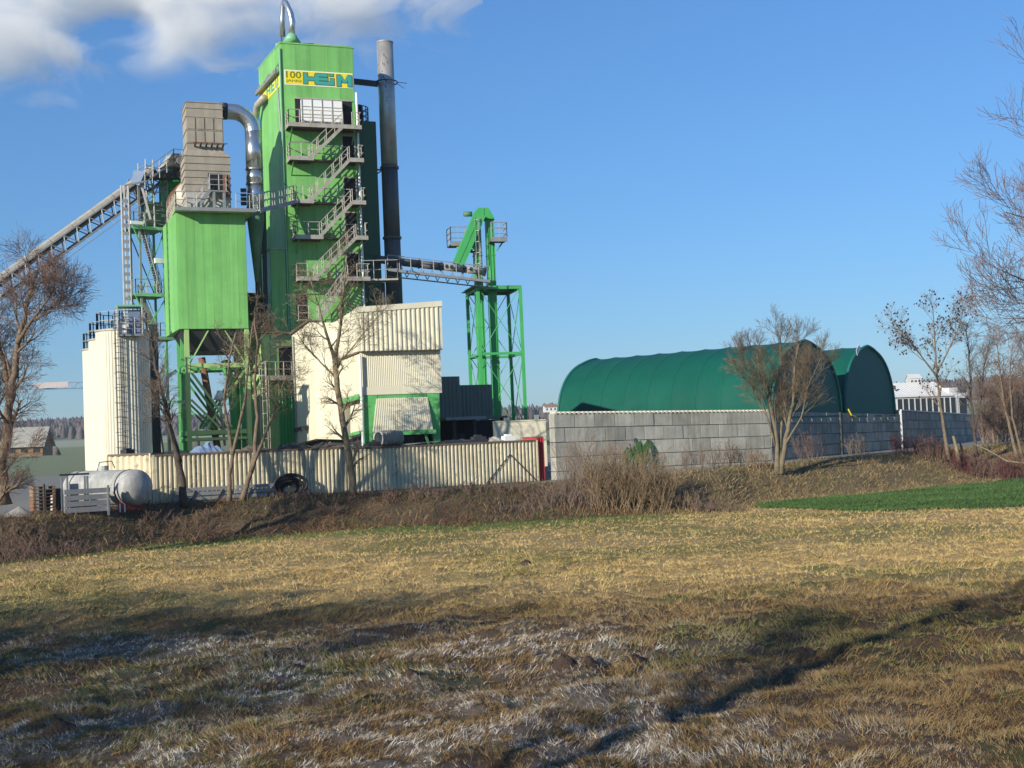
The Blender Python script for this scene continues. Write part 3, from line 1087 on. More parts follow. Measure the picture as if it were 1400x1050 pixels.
def make_chimney():
    top = P(526, 59, 104)
    x, y = top.x, top.y
    r = 0.70
    t = thing('chimney_stack', 'tall round steel chimney standing behind the green tower', 'chimney', (x, y, YARD))
    b = V((x, y, 0))
    zs = [YARD, 8, 14, 20, 26, top.z]
    for a, c in zip(zs, zs[1:]):
        MB().path([b + ZV * (a + 0.01), b + ZV * (c - 0.01)], r, 20).build('shaft', M['stack'] if a < 25 else M['stack_lit'], t, smooth=True)
    fl = MB()
    for z in zs[1:-1]:
        MB().path([b + ZV * (z - 0.09), b + ZV * (z + 0.09)], r + 0.1, 20).build('flange', M['stack'], t)
    MB().path([b + ZV * (top.z - 0.01), b + ZV * (top.z + 0.06)], [r + 0.03, r + 0.03], 20).build('top_ring', M['galv_warm'], t)
    MB().path([b + ZV * (top.z + 0.061), b + ZV * (top.z + 0.07)], r - 0.08, 20).build('flue_mouth', M['black'], t)
    st = MB()
    za = T.hit(486, 99, -1)[1]
    a = T(TW + 0.01, -3.4, za)
    q = V((x, y, za - 0.3))
    dq = (q - a).normalized()
    st.beam(a, q - dq * (r + 0.02), 0.3, 0.45)
    a2 = T(TW + 1.2, -3.2, za - 7.6)
    st.beam(a2, V((x, y, za - 7.6)) - (V((x, y, za - 7.6)) - a2).normalized() * (r + 0.02), 0.12)
    st.beam(a2 - ZV * 1.2, V((x, y, za - 7.7)) - (V((x, y, za - 7.6)) - a2).normalized() * (r + 0.02), 0.1)
    build_each(st, 'stay_beam', M['dark'], t)
    rg = MB()
    for zz in (za - 0.1,):
        ring = [b + V((math.cos(k * math.pi / 8) * (r + 0.25), math.sin(k * math.pi / 8) * (r + 0.25), zz)) for k in range(17)]
        for c, d in zip(ring, ring[1:]):
            rg.beam(c, d, 0.05, 0.1)
        rg.beam(ring[0], ring[0] + V((0.8, 0.1, -0.1)), 0.05)
        rg.beam(ring[1], ring[1] + V((0.6, 0.0, -0.45)), 0.04)
    rg.build('stay_ring', M['dark'], t)
    ns = MB()
    for k in range(18):
        random.seed(k)
        zz = top.z - random.uniform(0.8, 6)
        aa = random.uniform(-2.6, -1.2)
        c = b + V((math.cos(aa) * r, math.sin(aa) * r, zz))
        tn = V((-math.sin(aa), math.cos(aa), 0)) * random.uniform(0.02, 0.06)
        nn = V((math.cos(aa), math.sin(aa), 0)) * 0.012
        h = ZV * random.uniform(0.06, 0.3)
        ns.hexa([c - tn - nn, c + tn - nn, c + tn + nn, c - tn + nn], [c - tn - nn + h, c + tn * .4 - nn + h, c + tn * .4 + nn + h, c - tn + nn + h])
    ns.build('rust_scab', M['rust'], t)['kind'] = 'stuff'


make_chimney()


# ------------------------------------------------------------------ hopper building on legs, with filter and duct
HF = Frame(P(241, 292, 92), P(335, 296, 93.8))


def make_hopper():
    W = HF.w
    D = 6.3
    bl = P(223, 306, 98)
    sv = V((bl.x - HF.o.x, bl.y - HF.o.y, 0))
    z1, z0 = HF.hit(241, 290, 0)[1], HF.hit(247, 450, 0)[1]
    t = thing('hopper_building', 'bright green clad hopper box raised on a braced steel frame', 'hopper', HF(W / 2, -D / 2, YARD))
    MB().extrude([HF(0, 0, z0), HF(W, 0, z0), HF(W, 0, z0) + sv, HF(0, 0, z0) + sv], ZV * (z1 - z0)).build('bin_wall', M['green'], t)
    strips(t, 'wall_panel', HF, 0.02, W - 0.02, 0.002, 0.04, z0 + 0.02, z1 - 0.02, 8, M['green'], 0.01)
    HS = Frame(HF(0, 0, 0) + sv, HF(0, 0, 0))
    strips(t, 'wall_panel', HS, 0.02, HS.w - 0.02, 0.002, 0.04, z0 + 0.02, z1 - 0.02, 3, M['green'], 0.01)
    # lower rim and funnel
    MB().hexa([HF(0.9, -1, z0 - 1.6), HF(W - 0.9, -1, z0 - 1.6), HF(W - 0.9, -D + 1, z0 - 1.6), HF(0.9, -D + 1, z0 - 1.6)],
              [HF(0.1, -0.1, z0 - 0.003), HF(W - 0.1, -0.1, z0 - 0.003), HF(W - 0.1, -D + 0.1, z0 - 0.003), HF(0.1, -D + 0.1, z0 - 0.003)]).build('funnel', M['dark'], t)
    rs = MB().fbox(HF, -0.15, W + 0.6, -D - 0.3, 1.1, z1 + 0.002, z1 + 0.16).build('roof_deck', M['green_pale'], t)
    MB().fbox(HF, -0.2, W + 0.65, 1.1, 1.16, z1 - 0.06, z1 + 0.2).build('deck_edge', M['galv'], rs)
    r = MB()
    rail(r, [HF(-0.1, -D, z1 + 0.16), HF(-0.1, 1.0, z1 + 0.16), HF(1.4, 1.0, z1 + 0.16)], 1.2, 0.9)
    r.build('railing', M['galv_warm'], rs)
    r = MB()
    rail(r, [HF(4.3, 1.0, z1 + 0.16), HF(W + 0.5, 1.0, z1 + 0.16)], 1.2, 0.9)
    r.build('railing', M['galv'], rs)
    # legs
    us = [HF.hit(255, 455, -0.1)[0], HF.hit(337, 455, -0.1)[0]]
    ns = [-0.2, -D * 0.5, -D + 0.3]
    for u in us:
        for n in ns:
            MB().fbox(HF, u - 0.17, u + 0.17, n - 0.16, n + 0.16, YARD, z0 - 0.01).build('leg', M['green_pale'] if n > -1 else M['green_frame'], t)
    # floor beams
    for (ya, hh) in ((500, 0.34), (592, 0.32), (601, 0.2)):
        zb = HF.hit(262, ya, 0)[1]
        for n in ns:
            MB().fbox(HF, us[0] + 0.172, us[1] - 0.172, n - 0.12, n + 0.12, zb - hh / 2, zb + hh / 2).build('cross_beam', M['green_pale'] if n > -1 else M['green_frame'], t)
        for u in us:
            for na, nb in ((ns[0] - 0.162, ns[1] + 0.162), (ns[1] - 0.162, ns[2] + 0.162)):
                MB().fbox(HF, u - 0.11, u + 0.11, nb, na, zb - hh / 2, zb + hh / 2).build('cross_beam', M['green_frame'], t)
    za, zb = HF.hit(262, 507, 0)[1], HF.hit(262, 586, 0)[1]
    um = (us[0] + us[1]) / 2
    for n in ns:
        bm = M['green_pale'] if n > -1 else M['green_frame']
        MB().beam(HF(us[0] + .2, n + 0.06, za), HF(um + 0.9, n + 0.06, zb), 0.17).build('diagonal_brace', bm, t)
        MB().beam(HF(us[1] - .2, n - 0.12, za), HF(um - 0.9, n - 0.12, zb), 0.17).build('diagonal_brace', bm, t)
        MB().beam(HF(us[0] + .2, n + 0.07, (za + zb) / 2), HF(um, n + 0.07, zb), 0.15).build('diagonal_brace', bm, t)
        MB().beam(HF(us[0] + .2, n, za + 0.6), HF(us[0] + 1.6, n, z0 - 0.1), 0.1).build('diagonal_brace', bm, t)
        MB().beam(HF(us[1] - .2, n, za + 0.6), HF(us[1] - 1.6, n, z0 - 0.1), 0.1).build('diagonal_brace', bm, t)
    for u in us:
        MB().beam(HF(u, ns[0] - .2, zb), HF(u, ns[1] + .2, za), 0.14).build('diagonal_brace', M['green_frame'], t)
        MB().beam(HF(u, ns[1] - .2, za), HF(u, ns[2] + .2, zb), 0.14).build('diagonal_brace', M['green_frame'], t)
    # process pipes inside the frame
    MB().path([HF(4.2, -2.4, YARD), HF(4.2, -2.4, 5.0), HF(4.0, -2.4, 7.6), HF(3.6, -2.6, 9.6)], 0.34, 10).build('process_pipe', M['green_elev'], t, smooth=True)
    MB().path([HF(1.9, -3.2, 9.9), HF(2.9, -3.4, 3.0), HF(3.3, -3.4, YARD)], 0.28, 8).build('process_pipe', M['rust'], t, smooth=True)
    MB().path([HF(-0.9, -1.2, YARD), HF(-0.9, -1.2, 8.3), HF(-0.2, -1.2, 8.8)], 0.13, 8).build('process_pipe', M['inox'], t, smooth=True)
    MB().path([HF(2.9, -1.0, 7.2), HF(2.9, -1.0, 6.5)], [0.15, 0.5], 10).build('dust_hood', M['bwhite'], t, smooth=True)
    MB().path([HF(2.9, -1.0, 6.5), HF(3.2, -1.2, 3.0)], 0.1, 6).build('dust_hose', M['galv'], t)
    MB().fbox(HF, -1.95, -1.35, -3.5, -2.9, YARD, 12.5).build('steel_column', M['dark'], t)
    MB().fbox(HF, -2.6, us[0] - 0.18, -0.1, 0.1, 0.8, 1.0).build('side_beam', M['rail_green'], t)
    MB().fbox(HF, -2.7, us[0] - 0.18, -0.3, -0.1, 6.3, 6.5).build('side_beam', M['rail_green'], t)
    return W, D, z0, z1


HW, HD, HZ0, HZ1 = make_hopper()


def make_filter():
    n0 = -0.7
    zb = HZ1 + 0.17
    uL, uR = HF.hit(254, 280, n0)[0], HF.hit(316, 280, n0)[0]
    vL, vR = HF.hit(256, 200, n0)[0], HF.hit(306, 200, n0)[0]
    dep = 3.0
    t = thing('filter_housing', 'weathered grey ribbed filter tower on the hopper roof with door and ladder', 'filter', HF((uL + uR) / 2, n0 - dep / 2, zb))
    ys = [280, 271.5, 262, 252.5, 243, 233.5, 224, 214]
    zs = [HF.hit(300, y, n0)[1] for y in ys]
    zs[0] = zb
    for i in range(7):
        m_ = M['filter_new'] if i < 3 else M['filter']
        if i < 4:                                     # courses pierced by the doorway at the right
            uD0, uD1 = HF.hit(284, 250, n0)[0], HF.hit(305, 250, n0)[0]
        pc = MB()
        pc.fbox(HF, uL, uR, n0 - dep, n0, zs[i] + 0.02, zs[i + 1] - 0.02)
        o = pc.build('casing_panel', M['filter_new'] if i < 2 else M['filter'], t)
        MB().fbox(HF, uL - 0.06, uR + 0.06, n0 - dep - 0.06, n0 + 0.06, zs[i + 1] - 0.03, zs[i + 1] + 0.03).build('flange', M['filter'], o)
    zt = zs[-1]
    z5 = HF.hit(300, 206, n0)[1]
    MB().hexa([HF(uL, n0, zt + .03), HF(uR, n0, zt + .03), HF(uR, n0 - dep, zt + .03), HF(uL, n0 - dep, zt + .03)],
              [HF(vL, n0 - 0.15, z5), HF(vR, n0 - 0.15, z5), HF(vR, n0 - dep + .15, z5), HF(vL, n0 - dep + .15, z5)]).build('taper', M['filter'], t)
    ys2 = [206, 196, 178, 160, 148, 140]
    zz = [HF.hit(290, y, n0)[1] for y in ys2]
    MB().fbox(HF, vL, vR, n0 - dep + .15, n0 - .15, zz[0] + .002, zz[-1]).build('upper_casing', M['filter'], t)
    for j in range(5):
        o = MB().fbox(HF, vL - .05, vR + .05, n0 - dep + .1, n0 - .1, zz[j + 1] - .03, zz[j + 1] + .03).build('flange', M['filter'], t)
    for j, k in ((1, 4), (2, 4)):
        for c in range(k):
            ua, ub = vL + (vR - vL) * c / k, vL + (vR - vL) * (c + 1) / k
            MB().fbox(HF, ua + .05, ub - .05, n0 - .148, n0 - .09, zz[j] + .07, zz[j + 1] - .07).build('access_panel', M['filter'], t)
    cy = MB()
    zc = HF.hit(290, 184, n0)[1]
    for c in range(6):
        u = vL + 0.55 + c * 0.42
        MB().path([HF(u, n0 - .1, zz[1] - .25), HF(u + 0.05, n0 + 0.35, zz[1] - .1)], 0.07, 6).build('soot_valve', M['dark'], t)
    MB().tube(HF(vL + .4, n0 + .3, zz[1] - .05), HF(vR + .25, n0 + .3, zz[1] - .05), 0.05).build('air_header', M['rust'], t)
    # doorway with small landing and steps
    (da, z_a), (db, z_b) = HF.hit(284, 237, n0), HF.hit(305, 264, n0)
    d = MB().fbox(HF, da, db, n0 + .062, n0 + .07, z_b, z_a).build('doorway', M['black'], t)
    MB().fbox(HF, db + .0, db + .55, n0 + .062, n0 + .12, z_b - 0.3, z_a - .1).build('door_leaf', M['rust'], d)
    la, lb = HF.hit(287, 270, n0 + 1)[0], HF.hit(312, 270, n0 + 1)[0]
    pf = MB().fbox(HF, la, lb, n0 + .1, n0 + 1.1, z_b - .12, z_b - .02)
    for u in (la + .3, lb - .3):
        pf.fbox(HF, u - .1, u + .1, n0 + .9, n0 + 1.05, zb, z_b - .122)
    pf = pf.build('landing', M['galv'], t)
    rail(MB(), [HF(la, n0 + 1.1, z_b), HF(lb, n0 + 1.1, z_b), HF(lb, n0 + .15, z_b)], 1.2, 0.8, 3).build('railing', M['galv'], pf)
    flight(t, HF, la - 1.1, zb, la, z_b - .05, n0 + .4, n0 + 1.1, M['galv'], M['galv'])
    # silver duct from the top of the filter
    zd = HF.hit(306, 152, n0 - 1.5)[1]
    a = HF(vR + .02, n0 - 1.5, zd)
    MB().path([a, a + HF.u * 0.5], 0.66, 16).build('duct_collar', M['dark'], t, smooth=True)
    pts = [a + HF.u * 0.5]
    xe = HF.hit(346, 190, n0 - 1.5)[0]
    R = 1.55
    ux = xe - R
    c = HF(ux, n0 - 1.5, zd - R)
    for k in range(8):
        th = math.pi / 2 * k / 7
        pts.append(c + HF.u * (R * math.sin(th)) + ZV * (R * math.cos(th)))
    z_lo = HF.hit(346, 283, n0 - 1.5)[1]
    dct = MB().path(pts, 0.63, 18).build('duct_elbow', M['inox'], t)
    q = pts[-1]
    zc = [q.z, HF.hit(346, 232, n0 - 1.5)[1], HF.hit(346, 252, n0 - 1.5)[1], z_lo]
    for z_a2, z_b2 in zip(zc, zc[1:]):
        MB().path([V((q.x, q.y, z_a2 - .01)), V((q.x, q.y, z_b2 + .01))], 0.64, 18).build('duct_pipe', M['inox'], t, smooth=True)
        MB().path([V((q.x, q.y, z_b2 - .05)), V((q.x, q.y, z_b2 + .05))], 0.68, 18).build('flange', M['galv'], t)
    z9 = HF.hit(342, 385, n0 - 1.5)[1]
    MB().path([V((q.x, q.y, z_lo - .06)), V((q.x, q.y, z_lo - 1.0)), V((q.x - .1, q.y + .1, z9))], [0.64, 0.68, 0.14], 16).build('cyclone_cone', M['green_dull'], t, smooth=True)
    MB().path([V((q.x - .1, q.y + .1, z9)), V((q.x - .1, q.y + .1, 6))], 0.13, 8).build('drop_pipe', M['dark'], t)
    MB().beam(V((q.x + .6, q.y + .3, z_lo)), V((q.x + 0.4, q.y + .3, 6)), 0.3).build('support_post', M['dark'], t)
    v = MB()
    for k in range(4):
        v.box(V((q.x - 1.0, q.y - .6, z_lo + .1 + .35 * k)), V((.4, 0, 0)), V((0, .3, 0)), ZV * .25)
    build_each(v, 'valve_stack', M['dark'], t)


make_filter()


def make_drum():
    a = HF(1.75, -3.2, HZ1 + 1.75)
    b = HF(1.35, -6.6, HZ1 + 1.65)
    t = thing('dryer_drum', 'rusty ringed drum lying behind the grey filter tower', 'drum', (a + b) / 2 - ZV * 1.5)
    ax = (b - a).normalized()
    MB().path([a, b], 1.5, 28).build('drum_shell', M['drum'], t, smooth=True)
    for k in (0.12, 0.42, 0.72):
        c = a.lerp(b, k)
        MB().path([c, c + ax * 0.22], 1.6, 28).build('riding_ring', M['rust'], t)


make_drum()


def make_gangway():
    z = HZ1 + 0.17
    zt = TZ[2][0] + 0.1
    a = HF(HW + 0.66, 0.6, z - .1)
    b = T(TZ[2][1] - 0.06, 0.9, zt - .1)
    t = thing('gangway', 'steel footbridge from the hopper roof to the green tower', 'footbridge', (a + b) / 2)
    d = (b - a)
    s = V((d.y, -d.x, 0)).normalized()
    MB().box(a - s * .5, d, s * 1.0, ZV * 0.1).build('deck', M['galv'], t)
    e = MB()
    for k in (-.53, .53):
        e.beam(a + s * k, b + s * k, 0.06, 0.3)
    build_each(e, 'side_beam', M['galv'], t)
    r = MB()
    for k in (-.5, .5):
        rail(r, [a + s * k + ZV * .1, b + s * k + ZV * .1], 1.2, 1.0)
    r.build('railing', M['galv'], t)


make_gangway()


# ------------------------------------------------------------------ inclined conveyor on the left
def make_conveyor():
    a, b = P(-46, 425, 92), P(214, 238, 99)
    t = thing('belt_conveyor', 'long inclined covered belt conveyor with lattice truss rising from the left', 'conveyor', (a + b) / 2)
    ax = (b - a).normalized()
    s = V((ax.y, -ax.x, 0)).normalized()
    up = s.cross(ax).normalized()
    if up.z < 0:
        up = -up
    ln = (b - a).length
    hw = 0.55
    # cover: hood in segments
    k = 9
    for i in range(k):
        p, q = a + ax * (ln * i / k + .02), a + ax * (ln * (i + 1) / k - .02)
        mb = MB()
        prof = [(-hw, .35), (-hw * .9, .62), (-hw * .4, .78), (hw * .4, .78), (hw * .9, .62), (hw, .35)]
        mb.extrude([p + s * x + up * y for x, y in prof], q - p)
        mb.build('cover_hood', M['galv_warm'], t)
    MB().box(a - s * hw * .95 - up * .02, ax * ln, s * hw * 1.9, up * .33).build('belt_trough', M['dark'], t)
    MB().box(a - s * hw * .8 - up * .74, ax * ln, s * hw * 1.6, up * .14).build('return_belt', M['rubber'], t)
    ch = MB()
    for x in (-hw, hw):
        for y in (.33, -.8):
            ch.beam(a + s * x + up * y, b + s * x + up * y, 0.1, 0.12)
    build_each(ch, 'truss_chord', M['galv'], t)
    n = int(ln / 1.15)
    for x in (-hw, hw):
        for i in range(n):
            p, q = ln * i / n, ln * (i + 1) / n
            m_ = (p + q) / 2
            br = MB()
            br.beam(a + s * x + up * -.74 + ax * p, a + s * x + up * .28 + ax * m_, 0.075)
            br.beam(a + s * x + up * .28 + ax * m_, a + s * x + up * -.74 + ax * q, 0.075)
            br.build('truss_brace', M['galv'], t)
    wk = MB()
    for x in (hw + .55,):
        wk.beam(a + s * x - up * 1.25, b + s * x - up * 1.25, 0.05)
        for i in range(n):
            p = ln * (i + .5) / n
            wk.beam(a + s * x - up * 1.25 + ax * p, a + s * hw - up * .8 + ax * p, 0.04)
    wk.build('cable_tray', M['galv'], t)


make_conveyor()


def make_transfer():
    """head of the conveyor and stair tower left of the hopper"""
    Q = Frame(P(190, 312, 97.5), P(224, 312, 98.7))
    W, D = Q.w, 2.4
    t = thing('transfer_tower', 'steel stair tower with green edged landings carrying the conveyor head', 'stair tower', Q(W / 2, -D / 2, YARD))
    zt = Q.hit(215, 240, 0)[1]
    for u in (0.0, W - .1):
        for n in (-.1, -D + .1):
            MB().fbox(Q, u, u + .16, n - .08, n + .08, YARD, zt).build('post', M['green_frame'] if u else M['galv'], t)
    lv = [Q.hit(200, y, 0)[1] for y in (463, 404, 313)]
    for i, z in enumerate(lv):
        pf = MB().fbox(Q, -0.6 if i else 1.3, W + (.05 if i else .9), -D - .2, .3, z, z + .1).build('landing', M['green_dull'], t)
        MB().fbox(Q, -0.62 if i else 1.3, W + (.07 if i else .95), .302, .36, z - .1, z + .16).build('landing_edge', M['rail_green'], pf)
        r = MB()
        rail(r, [Q(-0.5 if i else 1.4, -D, z + .1), Q(-0.5 if i else 1.4, .3, z + .1), Q(W if i else W + .85, .3, z + .1)], 1.15, .8)
        r.build('railing', M['galv'], pf)
        br = MB()
        br.beam(Q(0.1, .0, z - 1.3), Q(-0.5, .25, z - .05), .09)
        build_each(br, 'bracket', M['green_frame'], pf)
    for z0, z1, n in ((YARD, lv[0], -.4), (lv[0], lv[1], -1.4), (lv[1], lv[2], -.4), (lv[2], lv[2] + 3.5, -1.4)):
        flight(t, Q, W - .3, z0 + .1, .4, z1 + .05, n - .35, n + .35, M['galv'], M['galv'])
    x = MB()
    zz = [YARD] + lv + [zt]
    for za, zb in zip(zz, zz[1:]):
        MB().beam(Q(.08, -.1, za + .2), Q(W, -.1, zb - .2), .07).build('diagonal_brace', M['green_frame'], t)
        MB().beam(Q(.08, -D + .1, zb - .2), Q(W, -D + .1, za + .2), .07).build('diagonal_brace', M['dark'], t)
    # lamp and white box
    MB().fbox(Q, -.9, .1, .3, .7, lv[2] + .2, lv[2] + .45).build('lamp_housing', M['bwhite'], t)
    MB().fbox(Q, W - .9, W - .05, .0, .3, lv[1] + 2.6, lv[1] + 3.0).build('sign_box', M['bwhite'], t)
    # upper lattice cage and head drive
    zc = Q.hit(215, 275, 0)[1]
    cage = MB()
    for u in (.6, 1.2, W + .3):
        for n in (.2, -1.5):
            cage.beam(Q(u, n, lv[2]), Q(u, n, zt + 1.2), .09)
    for k in range(7):
        z = lv[2] + .6 + k * .75
        cage.beam(Q(.6, .2, z), Q(W + .3, .2, z + (.3 if k % 2 else -.3)), .07)
        cage.beam(Q(.6, .2, z), Q(.6, -1.5, z), .07)
    cage.build('lattice_cage', M['galv'], t)
    MB().fbox(Q, .7, W + .3, -1.4, .1, lv[2] + .3, zc - .1).build('drive_frame', M['green_dull'], t)
    ga, gz = Q.hit(227, 241, -.2)
    gb = Q.hit(250, 262, -.2)
    w_ = (gb[0] - ga) / 5
    for k in range(5):
        MB().fbox(Q, ga + w_ * k + .02, ga + w_ * (k + 1) - .02, -1.8, -.2, gb[1] - .8, gz).build('chute_panel', M['green_elev'], t)
    hb = MB()
    q = P(236, 222, 98.4)
    hu = Q.u * .95
    hb.hexa([q - hu - Q.n * .6 - ZV * .5, q + hu - Q.n * .6 - ZV * .5, q + hu + Q.n * .7 - ZV * .5, q - hu + Q.n * .7 - ZV * .5],
            [q - hu * .3 - Q.n * .6 + ZV * .55, q + hu * .8 - Q.n * .6 + ZV * .65, q + hu * .8 + Q.n * .7 + ZV * .65, q - hu * .3 + Q.n * .7 + ZV * .55])
    hb.build('conveyor_head', M['galv_warm'], t)
    MB().hexa([q - hu * 1.9 - Q.n * .6 - ZV * 1.5, q + hu * 1.2 - Q.n * .6 - ZV * 1.2, q + hu * 1.2 + Q.n * .6 - ZV * 1.2, q - hu * 1.9 + Q.n * .6 - ZV * 1.5],
              [q - hu * 1.3 - Q.n * .6 - ZV * .9, q + hu * 1.2 - Q.n * .6 - ZV * .55, q + hu * 1.2 + Q.n * .6 - ZV * .55, q - hu * 1.3 + Q.n * .6 - ZV * .9]).build('head_chute', M['dark'], t)
    MB().path([q + Q.n * .71 + Q.u * .3, q + Q.n * 1.0 + Q.u * .3], .3, 12).build('drive_motor', M['galv'], t)
    r = MB()
    rail(r, [q + Q.u * 1.2 + Q.n * .8 - ZV * .6, q + Q.n * .8 - ZV * .6 - Q.u * .2, q - Q.u * 2.6 + Q.n * .8 - ZV * 2.5], 1.5, .8, 3)
    r.build('railing', M['galv'], t)
    p = P(190, 240, 97)
    MB().hexa([p - V((.5, .4, .6)), p + V((.1, -.4, -.9)), p + V((.1, .4, -.9)), p + V((-.5, .4, -.6))],
              [p + V((-.3, -.4, .35)), p + V((.6, -.4, .2)), p + V((.6, .4, .2)), p + V((-.3, .4, .35))]).build('wind_scoop', M['blue'], t)
    MB().beam(P(193, 250, 97), P(206, 300, 97.3), .18).build('strut', M['galv'], t)


make_transfer()


def make_mast():
    top = P(170.5, 268, 93)
    b = V((top.x, top.y, 0))
    t = thing('ladder_mast', 'slim galvanised lattice mast with rungs under the inclined conveyor', 'mast', (b.x, b.y, YARD))
    s = V((.93, .36, 0))
    n = V((.36, -.93, 0))
    for k in (-1, 1):
        MB().beam(b + s * .26 * k + ZV * YARD, b + s * .26 * k + ZV * (top.z + .8), .11).build('chord', M['galv'], t)
    MB().beam(b - n * .4 + ZV * YARD, b - n * .4 + ZV * (top.z + .8), .1).build('chord', M['galv'], t)
    z = YARD + .4
    while z < top.z:
        r = MB()
        r.box(b - s * .2 + n * .03 + ZV * z, s * .4, n * .03, ZV * .27)
        r.build('rung_plate', M['galv'], t)
        z += .62
    h = MB()
    h.beam(b + ZV * (top.z + .8), b + s * 1.6 + ZV * (top.z + 1.2), .12)
    h.build('head_beam', M['galv'], t)


make_mast()


# ------------------------------------------------------------------ white silos
def make_silos():
    data = [(133.5, 455, 82.0, 'front white ribbed silo with ladder and loading cage'),
            (124.0, 467, 86.0, 'middle white ribbed silo behind the front silo'),
            (115.5, 480, 90.0, 'rearmost white ribbed silo of the row at the far left')]
    R = 1.66
    for i, (pl, py, d, lab) in enumerate(data):
        e = P(pl, py + 20, d)
        cx, cy = e.x + R, d
        zt = P(pl + 20, py, d)
        zt = zt.z
        t = thing('silo', lab, 'silo', (cx, cy, YARD), group='white silos in a row')
        c = V((cx, cy, 0))
        n = 156
        mb = MB()
        for k in range(n):
            a = 2 * math.pi * k / n
            rr = R + (0.035 if k % 3 == 0 else 0.0)
            mb.v += [c + V((rr * math.cos(a), rr * math.sin(a), YARD)), c + V((rr * math.cos(a), rr * math.sin(a), zt))]
        for k in range(n):
            j = (k + 1) % n
            mb.f.append((2 * k, 2 * j, 2 * j + 1, 2 * k + 1))
        mb.build('shell', M['white'], t)
        MB().path([c + ZV * zt, c + ZV * (zt + .12), c + ZV * (zt + .35)], [R + .08, R + .08, .4], 40).build('roof', M['galv_warm'], t)
        ring = [c + V((math.cos(2 * math.pi * k / 14) * (R - .05), math.sin(2 * math.pi * k / 14) * (R - .05), zt + .12)) for k in range(14)]
        rail(MB(), ring, 1.15, .8, 2, .028, closed=True).build('railing', M['galv'], t)
        MB().path([c + ZV * (zt + .3), c + ZV * (zt + .75)], .28, 10).build('filler_cap', M['galv'], t)
        if i == 0:
            s = V((.93, .36, 0))
            nn = V((.36, -.93, 0))
            q = c + V((math.cos(-1.38), math.sin(-1.38), 0)) * (R + .2)
            ladder(MB(), q + ZV * 1.2, q + ZV * (zt + 1.2), s, .45, nn, .025).build('ladder', M['dark'], t)
            o = c + V((.35, -R - .35, 0))
            cg = MB()
            for a_ in (0, 1.55):
                for b_ in (0, 1.3):
                    cg.beam(o + s * a_ - nn * b_ + ZV * (zt - .3), o + s * a_ - nn * b_ + ZV * (zt + 1.5), .08)
            build_each(cg, 'cage_post', M['galv'], t)
            MB().box(o - s * .05 + nn * .05 + ZV * (zt + 1.5), s * 1.65, -nn * 1.4, ZV * .12).build('cage_roof', M['rail_green'], t)
            MB().box(o + ZV * (zt - .42), s * 1.6, -nn * 1.3, ZV * .12).build('cage_floor', M['galv'], t)
            MB().box(o + s * .75 - nn * .35 + ZV * (zt - .29), s * .7, -nn * .7, ZV * 1.6).build('control_cabinet', M['blue'], t)
            MB().box(o + s * .05 - nn * .1 + ZV * (zt - .25), s * .45, -nn * .4, ZV * .75).build('junction_box', M['bwhite'], t)
            rail(MB(), [o + ZV * (zt - .3), o + s * 1.6 + ZV * (zt - .3)], 1.1, .5, 3, .025).build('cage_railing', M['galv'], t)


make_silos()


